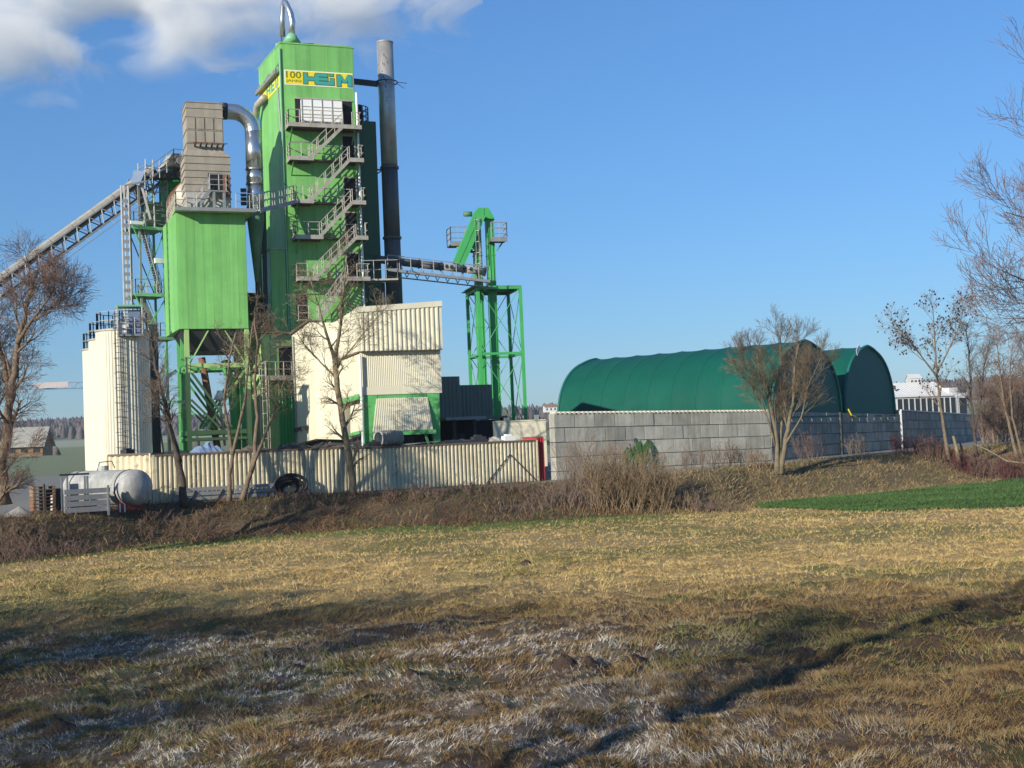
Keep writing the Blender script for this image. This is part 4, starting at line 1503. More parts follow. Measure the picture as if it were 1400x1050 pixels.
# ------------------------------------------------------------------ cream process building
def make_shed():
    A = P(492, 481, 84)
    SF = Frame(A, P(601, 477, 85.5))
    Bk = P(399, 520, 94.3)
    SS = Frame(Bk, A)
    W = SF.w
    t = thing('process_building', 'cream sheet metal process building with overhanging top storey on green legs', 'building', SF(W / 2, -3, YARD))
    # side block: outline on the side plane, given thickness towards the right
    pl = [(399, 459), (423, 441), (456, 441), (487, 422), (491.5, 421), (491.8, 541), (468, 548), (468, 601), (432, 600), (405, 607)]
    pts = []
    for px, py in pl:
        u, z = SS.hit(px, py, 0)
        pts.append(SS(u, 0, z))
    side = MB().extrude(pts, -SS.n * 4.6).build('side_wall', M['cream'], t)
    # ribbed sheet on part of the side
    ua, _ = SS.hit(432, 560, .0)
    ub, _ = SS.hit(468, 560, .0)
    zb0, zb1 = SS.hit(440, 599, 0)[1], SS.hit(440, 450, 0)[1]
    MB_ = MB()
    corr(MB_, SS(ua, .01, 0), SS(ub, .01, 0), zb0 + .05, zb1 - .3, zb0 + .05, zb1 - .3, SS.n, .32, .05)
    MB_.build('ribbed_sheet', M['cream'], side)
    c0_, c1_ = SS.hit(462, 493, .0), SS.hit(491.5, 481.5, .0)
    MB().beam(SS(c0_[0], .06, c0_[1]), SS(c1_[0], .06, c1_[1]), .14, .12).build('shadow_line', M['cable'], t)  # thin dark strip drawn in as the overhang's shadow line
    pu0, pu1 = SS.hit(404, 600, 0)[0], SS.hit(490, 600, 0)[0]
    MB().fbox(SS, pu0 + .3, pu1 - .2, -4.4, -.7, YARD, SS.hit(430, 598, 0)[1] + .2).build('base_shade_block', M['dark'], t)  # added dark block standing in for the shade under the raised side wall
    # sheet joints as thin trim
    tr = MB()
    u1_, z1_ = SS.hit(468, 546, 0)
    u2_, z2_ = SS.hit(491.5, 539, 0)
    tr.beam(SS(u1_, .05, z1_ - .18), SS(u2_, .05, z2_ - .18), .1, .36)
    build_each(tr, 'side_beam', M['green_frame'], t)
    lowp = MB()
    c = [SS.hit(472, 552, 0), SS.hit(491.5, 546, 0), SS.hit(491.5, 588, 0), SS.hit(472, 594, 0)]
    lowp.extrude([SS(u, -.4, z) for u, z in c], -SS.n * .1)
    lowp.build('lower_side_panel', M['cream'], t)
    lb = MB()
    c = [SS.hit(470, 595, 0), SS.hit(492, 589, 0)]
    lb.beam(SS(c[0][0], .0, c[0][1] - .1), SS(c[1][0], .0, c[1][1] - .1), .12, .22)
    build_each(lb, 'side_beam', M['green_frame'], t)
    dp = MB()
    uu, _ = SS.hit(403, 560, .12)
    dp.tube(SS(uu + .1, .1, YARD + .2), SS(uu + .1, .1, SS.hit(399, 461, 0)[1]), .06)
    dp.build('downpipe', M['galv'], t)
    for k in (0, 1):
        u, z = SS.hit(410 + 9 * k, 586 - 2 * k, .1)
        f = MB().hexa([SS(u - .25, .05, z - .06), SS(u + .25, .05, z - .06), SS(u + .2, .5, z - .3), SS(u - .2, .5, z - .3)],
                      [SS(u - .25, .05, z + .12), SS(u + .25, .05, z + .12), SS(u + .2, .5, z + .05), SS(u - .2, .5, z + .05)])
        f.build('floodlight', M['dark'], t)
    roofm = MB()
    a_, b_ = SS.hit(398.5, 458, 0), SS.hit(424, 439.5, 0)
    roofm.beam(SS(a_[0], .02, a_[1] + .1), SS(b_[0], .02, b_[1] + .1), .3, .14)
    roofm.build('roof_trim', M['cable'], t)
    # front lower block
    z1, z0 = SF.hit(492, 482, 0)[1], SF.hit(492, 540.5, 0)[1]
    core = MB().fbox(SF, .05, W, -4.5, 0, z0, z1 + .2).build('front_wall', M['cream'], t)
    m_ = MB()
    corr(m_, SF(.1, .004, 0), SF(W - .3, .004, 0), z0 + .6, z1, z0 + .6, z1, SF.n, .13, .018)
    m_.build('ribbed_sheet', M['cream'], core)
    m_ = MB().fbox(SF, .0, W + .04, .004, .06, z0, z0 + .55)
    m_.build('wall_band', M['cream'], core)
    MB().fbox(SF, W - .28, W + .03, .004, .05, z0 + .56, z1).build('corner_trim', M['cream'], core)
    # upper overhanging block
    N = .5
    ul, zl0 = SF.hit(491, 481, N)
    ur, zr0 = SF.hit(605.5, 477, N)
    zl1, zr1 = SF.hit(491, 421, N)[1], SF.hit(603, 412.5, N)[1]
    zb = (zl0 + zr0) / 2
    up = MB().hexa([SF(ul, N, zb), SF(ur, N, zb), SF(ur, -4.5, zb), SF(ul, -4.5, zb)],
                   [SF(ul, N, zl1), SF(ur, N, zr1), SF(ur, -4.5, zr1), SF(ul, -4.5, zl1)]).build('top_storey', M['cream'], t)
    m_ = MB()
    corr(m_, SF(ul + .15, N + .004, 0), SF(ur - .1, N + .004, 0), zb + .02, zl1 - .35, zb + .02, zr1 - .35, SF.n, .33, .075)
    m_.build('ribbed_sheet', M['cream'], up)
    m_ = MB().hexa([SF(ul - .05, N + .1, zl1 - .32), SF(ur + .05, N + .1, zr1 - .32), SF(ur + .05, -4.6, zr1 - .32), SF(ul - .05, -4.6, zl1 - .32)],
                   [SF(ul - .05, N + .1, zl1 + .06), SF(ur + .05, N + .1, zr1 + .06), SF(ur + .05, -4.6, zr1 + .06), SF(ul - .05, -4.6, zl1 + .06)])
    m_.build('roof_fascia', M['cream'], up)
    # green legs and beam
    for k in (0, 1):
        if k == 0:
            q = [(493, 541), (516, 540), (512, 590), (506, 603), (497, 603)]
        else:
            q = [(583, 538), (600.5, 537), (601.5, 602), (595, 602), (592, 588)]
        pp = [SF.hit(x, y, .02) for x, y in q]
        zlow = min(z for _, z in pp)
        pp2 = [SF(u, .02, z if z > zlow + .3 else YARD) for u, z in pp]
        MB().extrude(pp2, -SF.n * .35).build('leg', M['green_frame'], t)
    ua, za = SF.hit(516.5, 543, .0)
    ub, _ = SF.hit(582.5, 541, .0)
    MB().fbox(SF, ua, ub, -.3, .0, z0 - .42, z0 - .005).build('cross_beam', M['green_frame'], t)
    (c0, d0), (c1, d1), (c2, d2), (c3, d3) = SF.hit(514.5, 545, -.1), SF.hit(584, 543, -.1), SF.hit(592, 587, .55), SF.hit(510, 590, .55)
    dd = (d2 + d3) / 2
    dt = (d0 + d1) / 2
    hp = MB().hexa([SF(c3, .55, dd), SF(c2, .55, dd), SF(c2, .35, dd - .02), SF(c3, .35, dd - .02)],
                   [SF(c0, .05, dt), SF(c1, .05, dt), SF(c1, -.1, dt), SF(c0, -.1, dt)]).build('sloping_panel', M['cream'], t)
    m_ = MB()
    k = 26
    for i in range(k):
        f0, f1 = (i + .15) / k, (i + .5) / k
        pa, pb = SF(c3, .56, dd + .04).lerp(SF(c2, .56, dd + .04), f0), SF(c0, .06, dt - .02).lerp(SF(c1, .06, dt - .02), f0)
        pc, pd = SF(c3, .56, dd + .04).lerp(SF(c2, .56, dd + .04), f1), SF(c0, .06, dt - .02).lerp(SF(c1, .06, dt - .02), f1)
        m_.hexa([pa, pc, pc + SF.n * .02, pa + SF.n * .02], [pb, pd, pd + SF.n * .02, pb + SF.n * .02])
    m_.build('panel_rib', M['cream'], hp)
    MB().fbox(SF, c3 - .1, c2 + .2, .25, .62, dd - .3, dd - .03).build('cross_beam', M['green_frame'], t)
    MB().fbox(SF, .6, W - .6, -3.5, -3.3, YARD, z0).build('inner_wall', M['black'], t)
    MB().beam(SF(W - .3, .1, YARD + .5), SF(W - 1.3, .3, dd - .3), .14).build('knee_brace', M['green_frame'], t)
    MB().tube(SF(-.05, .25, YARD), SF(-.05, .25, z1 - .2), .09, 8).build('downpipe', M['bwhite'], t)


make_shed()


def make_annex():
    AX = Frame(P(357, 456, 95.2), P(399, 455, 96.8))
    W = AX.w
    t = thing('stair_annex', 'pale green annex with dark doorway and railed landing left of the cream building', 'annex', AX(W / 2, -1.5, YARD))
    z1, zp = AX.hit(357, 456, 0)[1], AX.hit(360, 515, 1.0)[1]
    MB().fbox(AX, 0, W, -3, 0, YARD, z1).build('wall', M['green_pale'], t)
    w4 = W / 4
    for k in range(2):
        MB().fbox(AX, .05 + k * w4 * 1.1, (k + 1) * w4 * 1.1 - .03, .002, .05, zp + .1, z1 - .15).build('wall_panel', M['green_pale'], t)
    m_ = MB()
    ug = AX.hit(381, 560, 0)[0]
    corr(m_, AX(ug, .01, 0), AX(W, .01, 0), YARD, zp - .3, YARD, zp - .3, AX.n, .3, .06)
    m_.build('ribbed_sheet', M['green_elev'], t)
    (da, za), (db, zb) = AX.hit(378, 475, 0), AX.hit(396, 511, 0)
    d = MB().fbox(AX, da, W - .1, .002, .03, zp + .1, za).build('doorway', M['black'], t)
    MB().fbox(AX, da - .1, W, .002, .1, za + .002, za + .12).build('lintel', M['cable'], d)
    pf = MB().fbox(AX, -.15, W + .02, .06, 1.2, zp - .12, zp).build('landing', M['cable'], t)
    MB().fbox(AX, -.2, W + .04, 1.2, 1.26, zp - .3, zp + .08).build('landing_edge', M['galv_warm'], pf)
    rail(MB(), [AX(-.15, .1, zp), AX(-.15, 1.15, zp), AX(W, 1.15, zp)], 1.15, .7, 2).build('railing', M['galv_warm'], pf)
    ladder(MB(), AX(-.35, .7, YARD), AX(-.35, .7, zp + 1.2), AX.u, .5, AX.n * .9, .03).build('ladder', M['galv_warm'], t)
    MB().fbox(AX, -.1, W + 2.2, -3, .3, z1 + .002, z1 + .14).build('canopy', M['cable'], t)
    MB().fbox(AX, .0, W + 2.2, -3, -2.8, z1 + .142, z1 + 1.3).build('canopy_back', M['green_pale'], t)
    MB().fbox(AX, ug - 1.2, ug - .1, 1.6, 1.9, 1.5, 1.75).fbox(AX, ug - .35, ug - .1, 1.6, 1.9, YARD, 1.49).build('guard_bar', M['orange'], t)
    # dark penthouse between hopper and tower
    D2 = Frame(P(338, 404, 102), P(371, 402, 103.3))
    t2 = thing('machine_house', 'dark corrugated machine house between the hopper box and the tower', 'building', D2(D2.w / 2, -1, YARD))
    zz = D2.hit(350, 403, 0)[1]
    core = MB().fbox(D2, 0, D2.w, -3, 0, YARD, zz).build('wall', M['ware'], t2)
    m_ = MB()
    corr(m_, D2(0, .01, 0), D2(D2.w, .01, 0), 10, zz - .2, 10, zz - .2, D2.n, .3, .06)
    m_.build('ribbed_sheet', M['ware'], t2)
    MB().fbox(D2, -.1, D2.w + .1, -3.1, .25, zz, zz + .12).build('roof', M['ware'], t2)


make_annex()


# ------------------------------------------------------------------ elevator tower
def make_elevator():
    E = Frame(P(653, 393, 105), P(711, 391.5, 105.9))
    W, D = E.w, 4.4
    t = thing('elevator_tower', 'green bucket elevator in an open braced frame with railed head platform', 'elevator', E(W / 2, -D / 2, YARD))
    zt, zm, zl = E.hit(653, 394, 0)[1], E.hit(660, 484, 0)[1], E.hit(712, 576, 0)[1]
    G = M['green_elev']
    for u in (0, W):
        for n in (0, -D):
            MB().fbox(E, u - .13, u + .13, n - .13, n + .13, YARD, zt - .1).build('post', G, t)
    for z in (zt, zm, zl):
        for n in (0, -D):
            MB().fbox(E, -.12 if z == zt else .132, W + .12 if z == zt else W - .132, n - .1, n + .1, z - .098, z + .12).build('beam', G, t)
        for u in (0, W):
            MB().fbox(E, u - .1, u + .1, -D + (.102 if z == zt else .132), -.102 if z == zt else -.132, z - .09, z + .11).build('beam', G, t)
    for z0, z1 in ((zm, zt), (zl, zm)):
        for n, k in ((0, .03), (-D, -.03)):
            MB().tube(E(.1, n + k, z0), E(W - .1, n + k, z1), .035).build('cross_brace', G, t)
            MB().tube(E(W - .1, n - k, z0), E(.1, n - k, z1), .035).build('cross_brace', G, t)
        for u, k in ((0, .03), (W, -.03)):
            MB().tube(E(u + k, -.1, z0), E(u + k, -D + .1, z1), .035).build('cross_brace', G, t)
            MB().tube(E(u - k, -D + .1, z0), E(u - k, -.1, z1), .035).build('cross_brace', G, t)
    # elevator casing: two legs, sectioned
    zh = E.hit(655, 300, -1.2)[1]
    ucs = [E.hit(658, 460, -1.2)[0], E.hit(676, 460, -1.2)[0]]
    zs = [YARD + .3 + (zh - YARD - .3) * k / 7 for k in range(8)]
    for u in ucs:
        for a, b in zip(zs, zs[1:]):
            sec = MB().fbox(E, u - .34, u + .34, -1.7, -1.1, a + .01, b - .01).build('casing', G, t)
            MB().fbox(E, u - .39, u + .39, -1.75, -1.05, b - .06, b).build('flange', G, sec)
            rb = MB()
            for q in (-.14, .14):
                rb.fbox(E, u + q - .03, u + q + .03, -1.1, -1.04, a + .05, b - .07)
            rb.build('rib', G, sec)
    uc = (ucs[0] + ucs[1]) / 2
    # head
    zt2 = E.hit(655, 285, -1.2)[1]
    prof = [(-.95, zh), (-.95, zt2 - .9), (-.45, zt2), (.45, zt2), (.95, zt2 - .9), (.95, zh)]
    hd = MB().extrude([E(uc + x, -.85, z + .003) for x, z in prof], -E.n * 1.15).build('elevator_head', G, t)
    MB().extrude([E(uc + x * .98, -.849, z) for x, z in [(-.04, zh + .3), (-.04, zt2 - .05), (.04, zt2 - .05), (.04, zh + .3)]], E.n * .03).build('head_seam', M['green_dull'], hd)
    # discharge chute
    a = E(uc - .35, -.9, zt2 - .55)
    ub_, zb_ = E.hit(626, 362, -.9)
    b = E(ub_, -.9, zb_)
    ch = MB()
    d = (b - a).normalized()
    s = E.n
    w = d.cross(s).normalized()
    ch.hexa([a - w * .5 - s * .35, a + w * .5 - s * .35, a + w * .5 + s * .35, a - w * .5 + s * .35],
            [b - w * .48 - s * .35, b + w * .48 - s * .35, b + w * .48 + s * .35, b - w * .48 + s * .35])
    ch.build('discharge_chute', G, t)
    sm = MB().beam(a + s * .36 + d * .8, b + s * .36 - d * .1, .05, .03)
    sm.build('chute_seam', M['green_dull'], t)
    MB().beam(E(uc - .9, -.9, E.hit(645, 345, -.9)[1]), a.lerp(b, .72), .18).build('chute_stay', M['dark'], t)
    m0 = E(uc - .94, -1.4, zh + .5)
    MB().path([m0, m0 - E.u * .7], .22, 10).build('drive_motor', M['green_dull'], t, smooth=True)
    # head platform
    zp = E.hit(676, 328, .0)[1]
    for u0, u1, lab in ((E.hit(616, 330, -2)[0], uc - .3, 'l'), (uc + .3, E.hit(692, 327, 0)[0], 'r')):
        na, nb = (-3.6, -1.85) if lab == 'l' else (-.98, .35)
        pf = MB().fbox(E, u0, u1, na, nb, zp - .12, zp).build('head_platform', M['cable'], t)
        MB().fbox(E, u0 - .02, u1 + .02, nb + .002, nb + .05, zp - .2, zp + .2).build('toe_board', M['galv'], pf)
        pts = [E(u0, nb, zp), E(u1, nb, zp)]
        if lab == 'l':
            pts = [E(u0, na, zp)] + pts
        else:
            pts = pts + [E(u1, na, zp)]
        rail(MB(), pts, 1.45, .7, 3, .032).build('railing', M['galv'], pf)
        br = MB().beam(E(uc + (1.0 if lab == 'r' else -1.0), -.6, zp - .8), E(u1 - .2 if lab == 'r' else u0 + .2, -.6 if lab == 'r' else -2.4, zp - .14), .12)
        build_each(br, 'bracket', G, pf)
    ul = E.hit(655, 340, -.4)[0]
    ladder(MB(), E(ul, -.95, zt + .3), E(ul, -.95, zp + 2.0), E.u, .45, E.n * .9, .032).build('ladder', M['galv'], t)
    # top deck of the frame
    MB().fbox(E, -.5, W + .1, -D - .1, .05, zt + .122, zt + .2).build('frame_deck', M['green_dull'], t)
    return E, zt


EV, EVZ = make_elevator()


def make_tube_conveyor():
    a, b = P(512, 354, 102.2), P(663, 371.5, 104.6)
    t = thing('tube_conveyor', 'dark tubular conveyor with railed catwalk between tower and bucket elevator', 'conveyor', (a + b) / 2)
    ax = (b - a).normalized()
    s = V((ax.y, -ax.x, 0)).normalized()
    ln = (b - a).length
    k = 5
    for i in range(k):
        p, q = a + ax * (ln * i / k + .015), a + ax * (ln * (i + 1) / k - .015)
        MB().path([p, q], .33 if i < 3 else .3, 14).build('tube_section', M['stack'] if i < 3 else M['galv_warm'], t, smooth=True)
        MB().path([q - ax * .05, q + ax * .05], .4, 14).build('flange', M['dark'], t)
    for i in range(7):
        p = b - ax * (1.3 + i * .42) + s * .3
        MB().beam(p - ZV * .12, p + ZV * .2, .2, .05).build('inspection_hatch', M['dark'], t)
    w0 = a + ax * (ln * .10) - ZV * .85
    dk = MB().box(w0 + s * .2 - ZV * .12, ax * (ln * .92), s * .75, ZV * .1).build('catwalk', M['dark'], t)
    eb = MB().beam(w0 + s * .98 - ZV * .08, w0 + s * .98 + ax * (ln * .92) - ZV * .08, .06, .22)
    build_each(eb, 'catwalk_edge', M['galv'], t)
    rail(MB(), [w0 + s * .95, w0 + s * .95 + ax * (ln * .92)], 1.15, .98, 1, .032).build('railing', M['galv'], t)
    tr = MB()
    tr.beam(w0 - s * .2 - ZV * .45, w0 - s * .2 + ax * (ln * .92) - ZV * .45, .1)
    n = 10
    for i in range(n):
        p, q = ln * .92 * i / n, ln * .92 * (i + 1) / n
        tr.beam(w0 + ax * p - ZV * .4, w0 + ax * (p + q) / 2 + ZV * .45, .06)
        tr.beam(w0 + ax * (p + q) / 2 + ZV * .45, w0 + ax * q - ZV * .4, .06)
    tr.build('truss', M['galv'], t)
    # landing at the tower end
    q = P(495, 384, 99.3)
    MB().box(q, V((2.9, .3, 0)), V((-.15, 1.4, 0)), ZV * .14).build('landing', M['galv_warm'], t)
    rail(MB(), [q + ZV * .14, q + V((2.9, .3, .14)), q + V((2.75, 1.7, .14))], 1.5, 1.0, 2, .03).build('landing_railing', M['galv'], t)
    MB().path([q + V((1.6, 1.0, -.1)), q + V((1.6, 1.0, -7))], .14, 8).build('support_post', M['dark'], t)


make_tube_conveyor()


def make_warehouse():
    Wf = Frame(P(596, 515, 98), P(652, 530, 99.5))
    t = thing('dark_warehouse', 'dark grey green ribbed warehouse with open bay behind the cream building', 'warehouse', Wf(1.5, -3, YARD))
    z1, z0 = Wf.hit(600, 515, 0)[1], Wf.hit(600, 572, 0)[1]
    ub = Wf.hit(629, 540, 0)[0]
    core = MB().fbox(Wf, 0, ub, -5, 0, z0, z1).build('wall', M['ware'], t)
    zz = Wf.hit(640, 526, 0)[1]
    core2 = MB().fbox(Wf, ub + .002, ub + 3.0, -5, -.4, z0, zz).build('wall', M['ware'], t)
    m_ = MB()
    corr(m_, Wf(0, .01, 0), Wf(ub, .01, 0), z0, z1, z0, z1, Wf.n, .33, .06)
    m_.build('ribbed_sheet', M['ware'], core)
    m_ = MB()
    corr(m_, Wf(ub, -.39, 0), Wf(ub + 3, -.39, 0), z0, zz, z0, zz, Wf.n, .33, .06)
    m_.build('ribbed_sheet', M['ware'], core2)
    MB().fbox(Wf, -.2, ub + 3.1, -5, 2.2, z0 - .16, z0 - .002).build('canopy', M['ware'], t)
    MB().fbox(Wf, -.2, ub + 1.2, 2.2, 2.28, z0 - .22, z0 + .02).build('canopy_edge', M['galv'], t)
    MB().fbox(Wf, -.2, ub + 5, -4.8, -4.6, YARD, z0 - .162).build('back_wall', M['black'], t)
    for u in (.6, ub + .3, ub + 2.7):
        MB().fbox(Wf, u, u + .22, 1.6, 1.8, YARD, z0 - .162).build('post', M['dark'], t)
    MB().fbox(Wf, .0, ub + 4.5, 1.9, 2.1, YARD, 1.9).build('bay_wall', M['dark'], t)
    for k in range(5):
        MB().fbox(Wf, .3 + k * .95, .9 + k * .95, -2 + .1 * k, -1.2, YARD, 2.2 + .5 * (k % 3)).build('stored_machine', M['dark'], t)
    c = P(684, 577, 89)
    e = P(746, 574, 89.6)
    Cf = Frame(c, e)
    t2 = thing('low_wall', 'low plain cream wall seen between elevator and block wall', 'wall', Cf(2, 0, YARD))
    MB().fbox(Cf, -.5, Cf.w, -.3, 0, YARD, c.z).build('wall_body', M['cream'], t2)
    MB().fbox(Cf, -.5, Cf.w, -.36, .06, c.z, c.z + .08).build('coping', M['cream'], t2)


make_warehouse()


# ------------------------------------------------------------------ containers in front of the plant
CF = Frame(P(210, 688, 73), P(737.5, 659, 84))
CZ0 = -0.42


def container(name, label, fr, u0, u1, dep, z0, z1, m_, pitch=.275, group=None, ends=True):
    t = thing(name, label, 'container', fr((u0 + u1) / 2, -dep / 2, z0), group=group)
    MB().fbox(fr, u0 + .08, u1 - .08, -dep + .05, -.135, z0 + .02, z1 - .04).build('box_core', m_, t)
    s = MB()
    corr(s, fr(u0 + .1, -.13, 0), fr(u1 - .1, -.13, 0), z0 + .1, z1 - .1, z0 + .1, z1 - .1, fr.n, pitch, .12)
    s.build('side_sheet', m_, t)
    for u in (u0, u1 - .12):
        MB().fbox(fr, u, u + .12, -.12, 0, z0, z1).build('corner_post', m_, t)
    MB().fbox(fr, u0 + .12, u1 - .12, -.1, -.002, z1 - .1, z1).build('top_rail', M['cable'], t)
    MB().fbox(fr, u0 + .12, u1 - .12, -.1, -.002, z0, z0 + .09).build('bottom_rail', M['rust'], t)
    MB().fbox(fr, u0 + .01, u1 - .01, -dep, -.12, z1 - .03, z1 + .03).build('roof', M['cable'], t)
    if ends:
        for u, sg in ((u0, 1), (u1, -1)):
            e = Frame(fr(u, -dep, 0), fr(u, 0, 0)) if sg > 0 else Frame(fr(u, 0, 0), fr(u, -dep, 0))
            s = MB()
            corr(s, e(.1, -.04, 0), e(e.w - .1, -.04, 0), z0 + .1, z1 - .1, z0 + .1, z1 - .1, e.n, .25, .04)
            s.build('end_sheet', m_, t)
    return t


CW = CF.w
CZ1 = 2.45
uj = CF.hit(640, 640, 0)[0]
uk = CW / 2 - .6
c1 = container('shipping_container', 'long cream shipping container with rust, left one behind the leaning trees', CF, 0, uk - .03, 2.44, CZ0, CZ1 + .08, M['cont'], group='cream containers in a row')
c2 = container('shipping_container', 'long cream shipping container, right one ending beside the red container', CF, uk + .03, CW, 2.44, CZ0, CZ1, M['cont'], group='cream containers in a row')
rod = MB()
apx = CF.hit(697, 621, .0)
for px, py in ((665, 661), (733, 657)):
    q = CF.hit(px, py, 0)
    rod.beam(CF(apx[0], .03, apx[1]), CF(q[0], .03, q[1]), .045)
build_each(rod, 'tie_rod', M['dark'], c2)
uR_ = CF.hit(745, 640, -.25)[0]
RFm = Frame(CF(CW + .05, -.25, 0), CF(uR_, -.25, 0))
container('shipping_container', 'narrow red ribbed steel container between cream container and block wall', RFm, 0, RFm.w, 2.4, -.5, CZ1 + .22, M['red'], .2)
LF = Frame(P(146, 660, 75.6), P(207, 680, 73.2))
container('shipping_container', 'short cream container end wall with rusty roof edge behind the white tank', LF, 0, LF.w, 3.0, CZ0, CZ1 + .2, M['cont'], .6, ends=False)


def roof_clutter():
    z = CZ1 + .04
    # concrete ring lying on the container
    u = CF.hit(531, 600, -1.0)[0]
    t = thing('concrete_ring', 'short grey concrete pipe lying on the cream container roof', 'pipe', CF(u, -1.0, z))
    rings = 14
    a, b = CF(u - .75, -.7, z + .5), CF(u + .85, -1.3, z + .5)
    MB().path([a, b], .5, 18).build('pipe_body', M['filter'], t, smooth=True)
    ax = (b - a).normalized()
    MB().path([a - ax * .002, a - ax * .06], .54, 18).build('pipe_rim', M['filter_new'], t)
    MB().path([a - ax * .061, a - ax * .07], .4, 18).build('pipe_mouth', M['dark'], t)
    rb = MB()
    for k in range(8):
        c = a.lerp(b, (k + .5) / 8)
        rb.path([c, c + ax * .05], .525, 18)
    build_each(rb, 'pipe_rib', M['filter'], t)
    items = [('tarpaulin_heap', 'crumpled silver plastic sheet on the container roof under the hopper frame', 'sheet', 283, 1.9, .7, M['blue']),
             ('tarpaulin_heap', 'flat black rubber sheet pile on the container roof', 'sheet', 400, 2.6, .4, M['rubber']),
             ('scrap_pile', 'small dark scrap pile on the container roof beside the concrete pipe', 'scrap', 512, 1.3, .4, M['rubber']),
             ('scrap_pile', 'light metal offcuts on the right container roof', 'scrap', 676, .9, .3, M['galv_warm'])]
    items += [('tarpaulin_heap', 'dark sheeting heap on the container roof beneath the hopper left leg', 'sheet', 240, 1.7, .3, M['dark']),
              ('scrap_pile', 'long low dark scrap pile on the container roof behind the twin trees', 'scrap', 345, 2.2, .35, M['cable']),
              ('scrap_pile', 'low scrap pile on the container roof left of the pale trunk', 'scrap', 447, 2.2, .4, M['cable']),
              ('scrap_pile', 'dark scrap spread on the container roof in front of the dark warehouse', 'scrap', 628, 2.6, .28, M['dark'])]
    rnd = random.Random(4)
    for nm, lab, cat, px, ln, h, m_ in items:
        u = CF.hit(px, 605, -.9)[0]
        mb = MB()
        nx, ny = 12, 6
        base = len(mb.v)
        for j in range(ny + 1):
            for i in range(nx + 1):
                x, y = i / nx * 2 - 1, j / ny * 2 - 1
                e = max(0, 1 - x * x) * max(0, 1 - y * y)
                mb.v.append(CF(u + x * ln / 2 * 1.2, -1.0 + y * .8, z + h * e * rnd.uniform(.5, 1.2)))
        for j in range(ny):
            for i in range(nx):
                q = base + j * (nx + 1) + i
                mb.f.append((q, q + 1, q + nx + 2, q + nx + 1))
        o = mb.build(nm, m_)
        tag(o, lab, cat)
    boards = [('board', 'light board lying flat on the container roof in front of the green legs', 572, 604, 2.6, .5, M['galv_warm'], .12),
              ('board', 'thin board leaning on the container roof left of the red container', 618, 603, 1.6, .5, M['wood'], .1),
              ('board', 'white board on the container roof left of the leafless tree', 463, 612, 1.7, .6, M['bwhite'], .1)]
    for nm, lab, px, py, ln, w, m_, h in boards:
        u = CF.hit(px, py, -.9)[0]
        mb = MB().hexa([CF(u - ln / 2, -.5, z + .0), CF(u + ln / 2, -.6, z + h), CF(u + ln / 2, -.6 - w, z + h), CF(u - ln / 2, -.5 - w, z + .0)],
                       [CF(u - ln / 2, -.5, z + .06), CF(u + ln / 2, -.6, z + h + .06), CF(u + ln / 2, -.6 - w, z + h + .06), CF(u - ln / 2, -.5 - w, z + .06)])
        tag(mb.build(nm, m_), lab, 'board')
    for px, sz, lab, m_ in ((656, .45, 'dark machine part standing on the right container roof', M['dark']), (697, .4, 'pale crate on the right end of the container roof', M['bwhite']), (170, .3, 'dark timber on the short container roof near the silo', M['dark'])):
        fr = CF if px > 200 else LF
        u = fr.hit(px, 605, -.8)[0]
        zz = z if px > 200 else CZ1 + .24
        o = MB().fbox(fr, u - sz, u + sz, -1.3, -.7, zz, zz + sz * .8).fbox(fr, u - sz * .6, u + sz * .4, -1.2, -.8, zz + sz * .8 + .002, zz + sz * 1.1).build('crate', m_)
        tag(o, lab, 'crate')


roof_clutter()


# ------------------------------------------------------------------ block walls
def block_wall(name, label, A, B, z0a, z1a, z0b, z1b, rows, blen, th, seed):
    fr = Frame(A, B)
    W = fr.w
    rnd = random.Random(seed)
    t = thing(name, label, 'wall', fr(W / 2, 0, min(z0a, z0b)))
    zf = lambda u, r: (z0a + (z0b - z0a) * u / W) + ((z1a - z0a) + ((z1b - z0b) - (z1a - z0a)) * u / W) * r / rows
    MB().hexa([fr(.06, -.05, z0a), fr(W - .06, -.05, z0b), fr(W - .06, -th + .05, z0b), fr(.06, -th + .05, z0a)],
              [fr(.06, -.05, z1a - .03), fr(W - .06, -.05, z1b - .03), fr(W - .06, -th + .05, z1b - .03), fr(.06, -th + .05, z1a - .03)]).build('joint_core', M['dark'], t)
    for r in range(rows):
        u = 0.0
        first = blen * (.5 if r % 2 else 1.0)
        while u < W - .05:
            ln = min(first if u == 0 else blen, W - u)
            if W - (u + ln) < blen * .3:
                ln = W - u
            g = rnd.uniform(.018, .032)
            n = rnd.uniform(-.03, .02)
            a, b = u + g, u + ln - g
            mb = MB().hexa([fr(a, n, zf(a, r) + g), fr(b, n, zf(b, r) + g), fr(b, -th, zf(b, r) + g), fr(a, -th, zf(a, r) + g)],
                           [fr(a, n, zf(a, r + 1) - g), fr(b, n, zf(b, r + 1) - g), fr(b, -th, zf(b, r + 1) - g), fr(a, -th, zf(a, r + 1) - g)])
            mb.build('concrete_block', BLK[rnd.randrange(len(BLK))], t)
            u += ln
    return t, fr


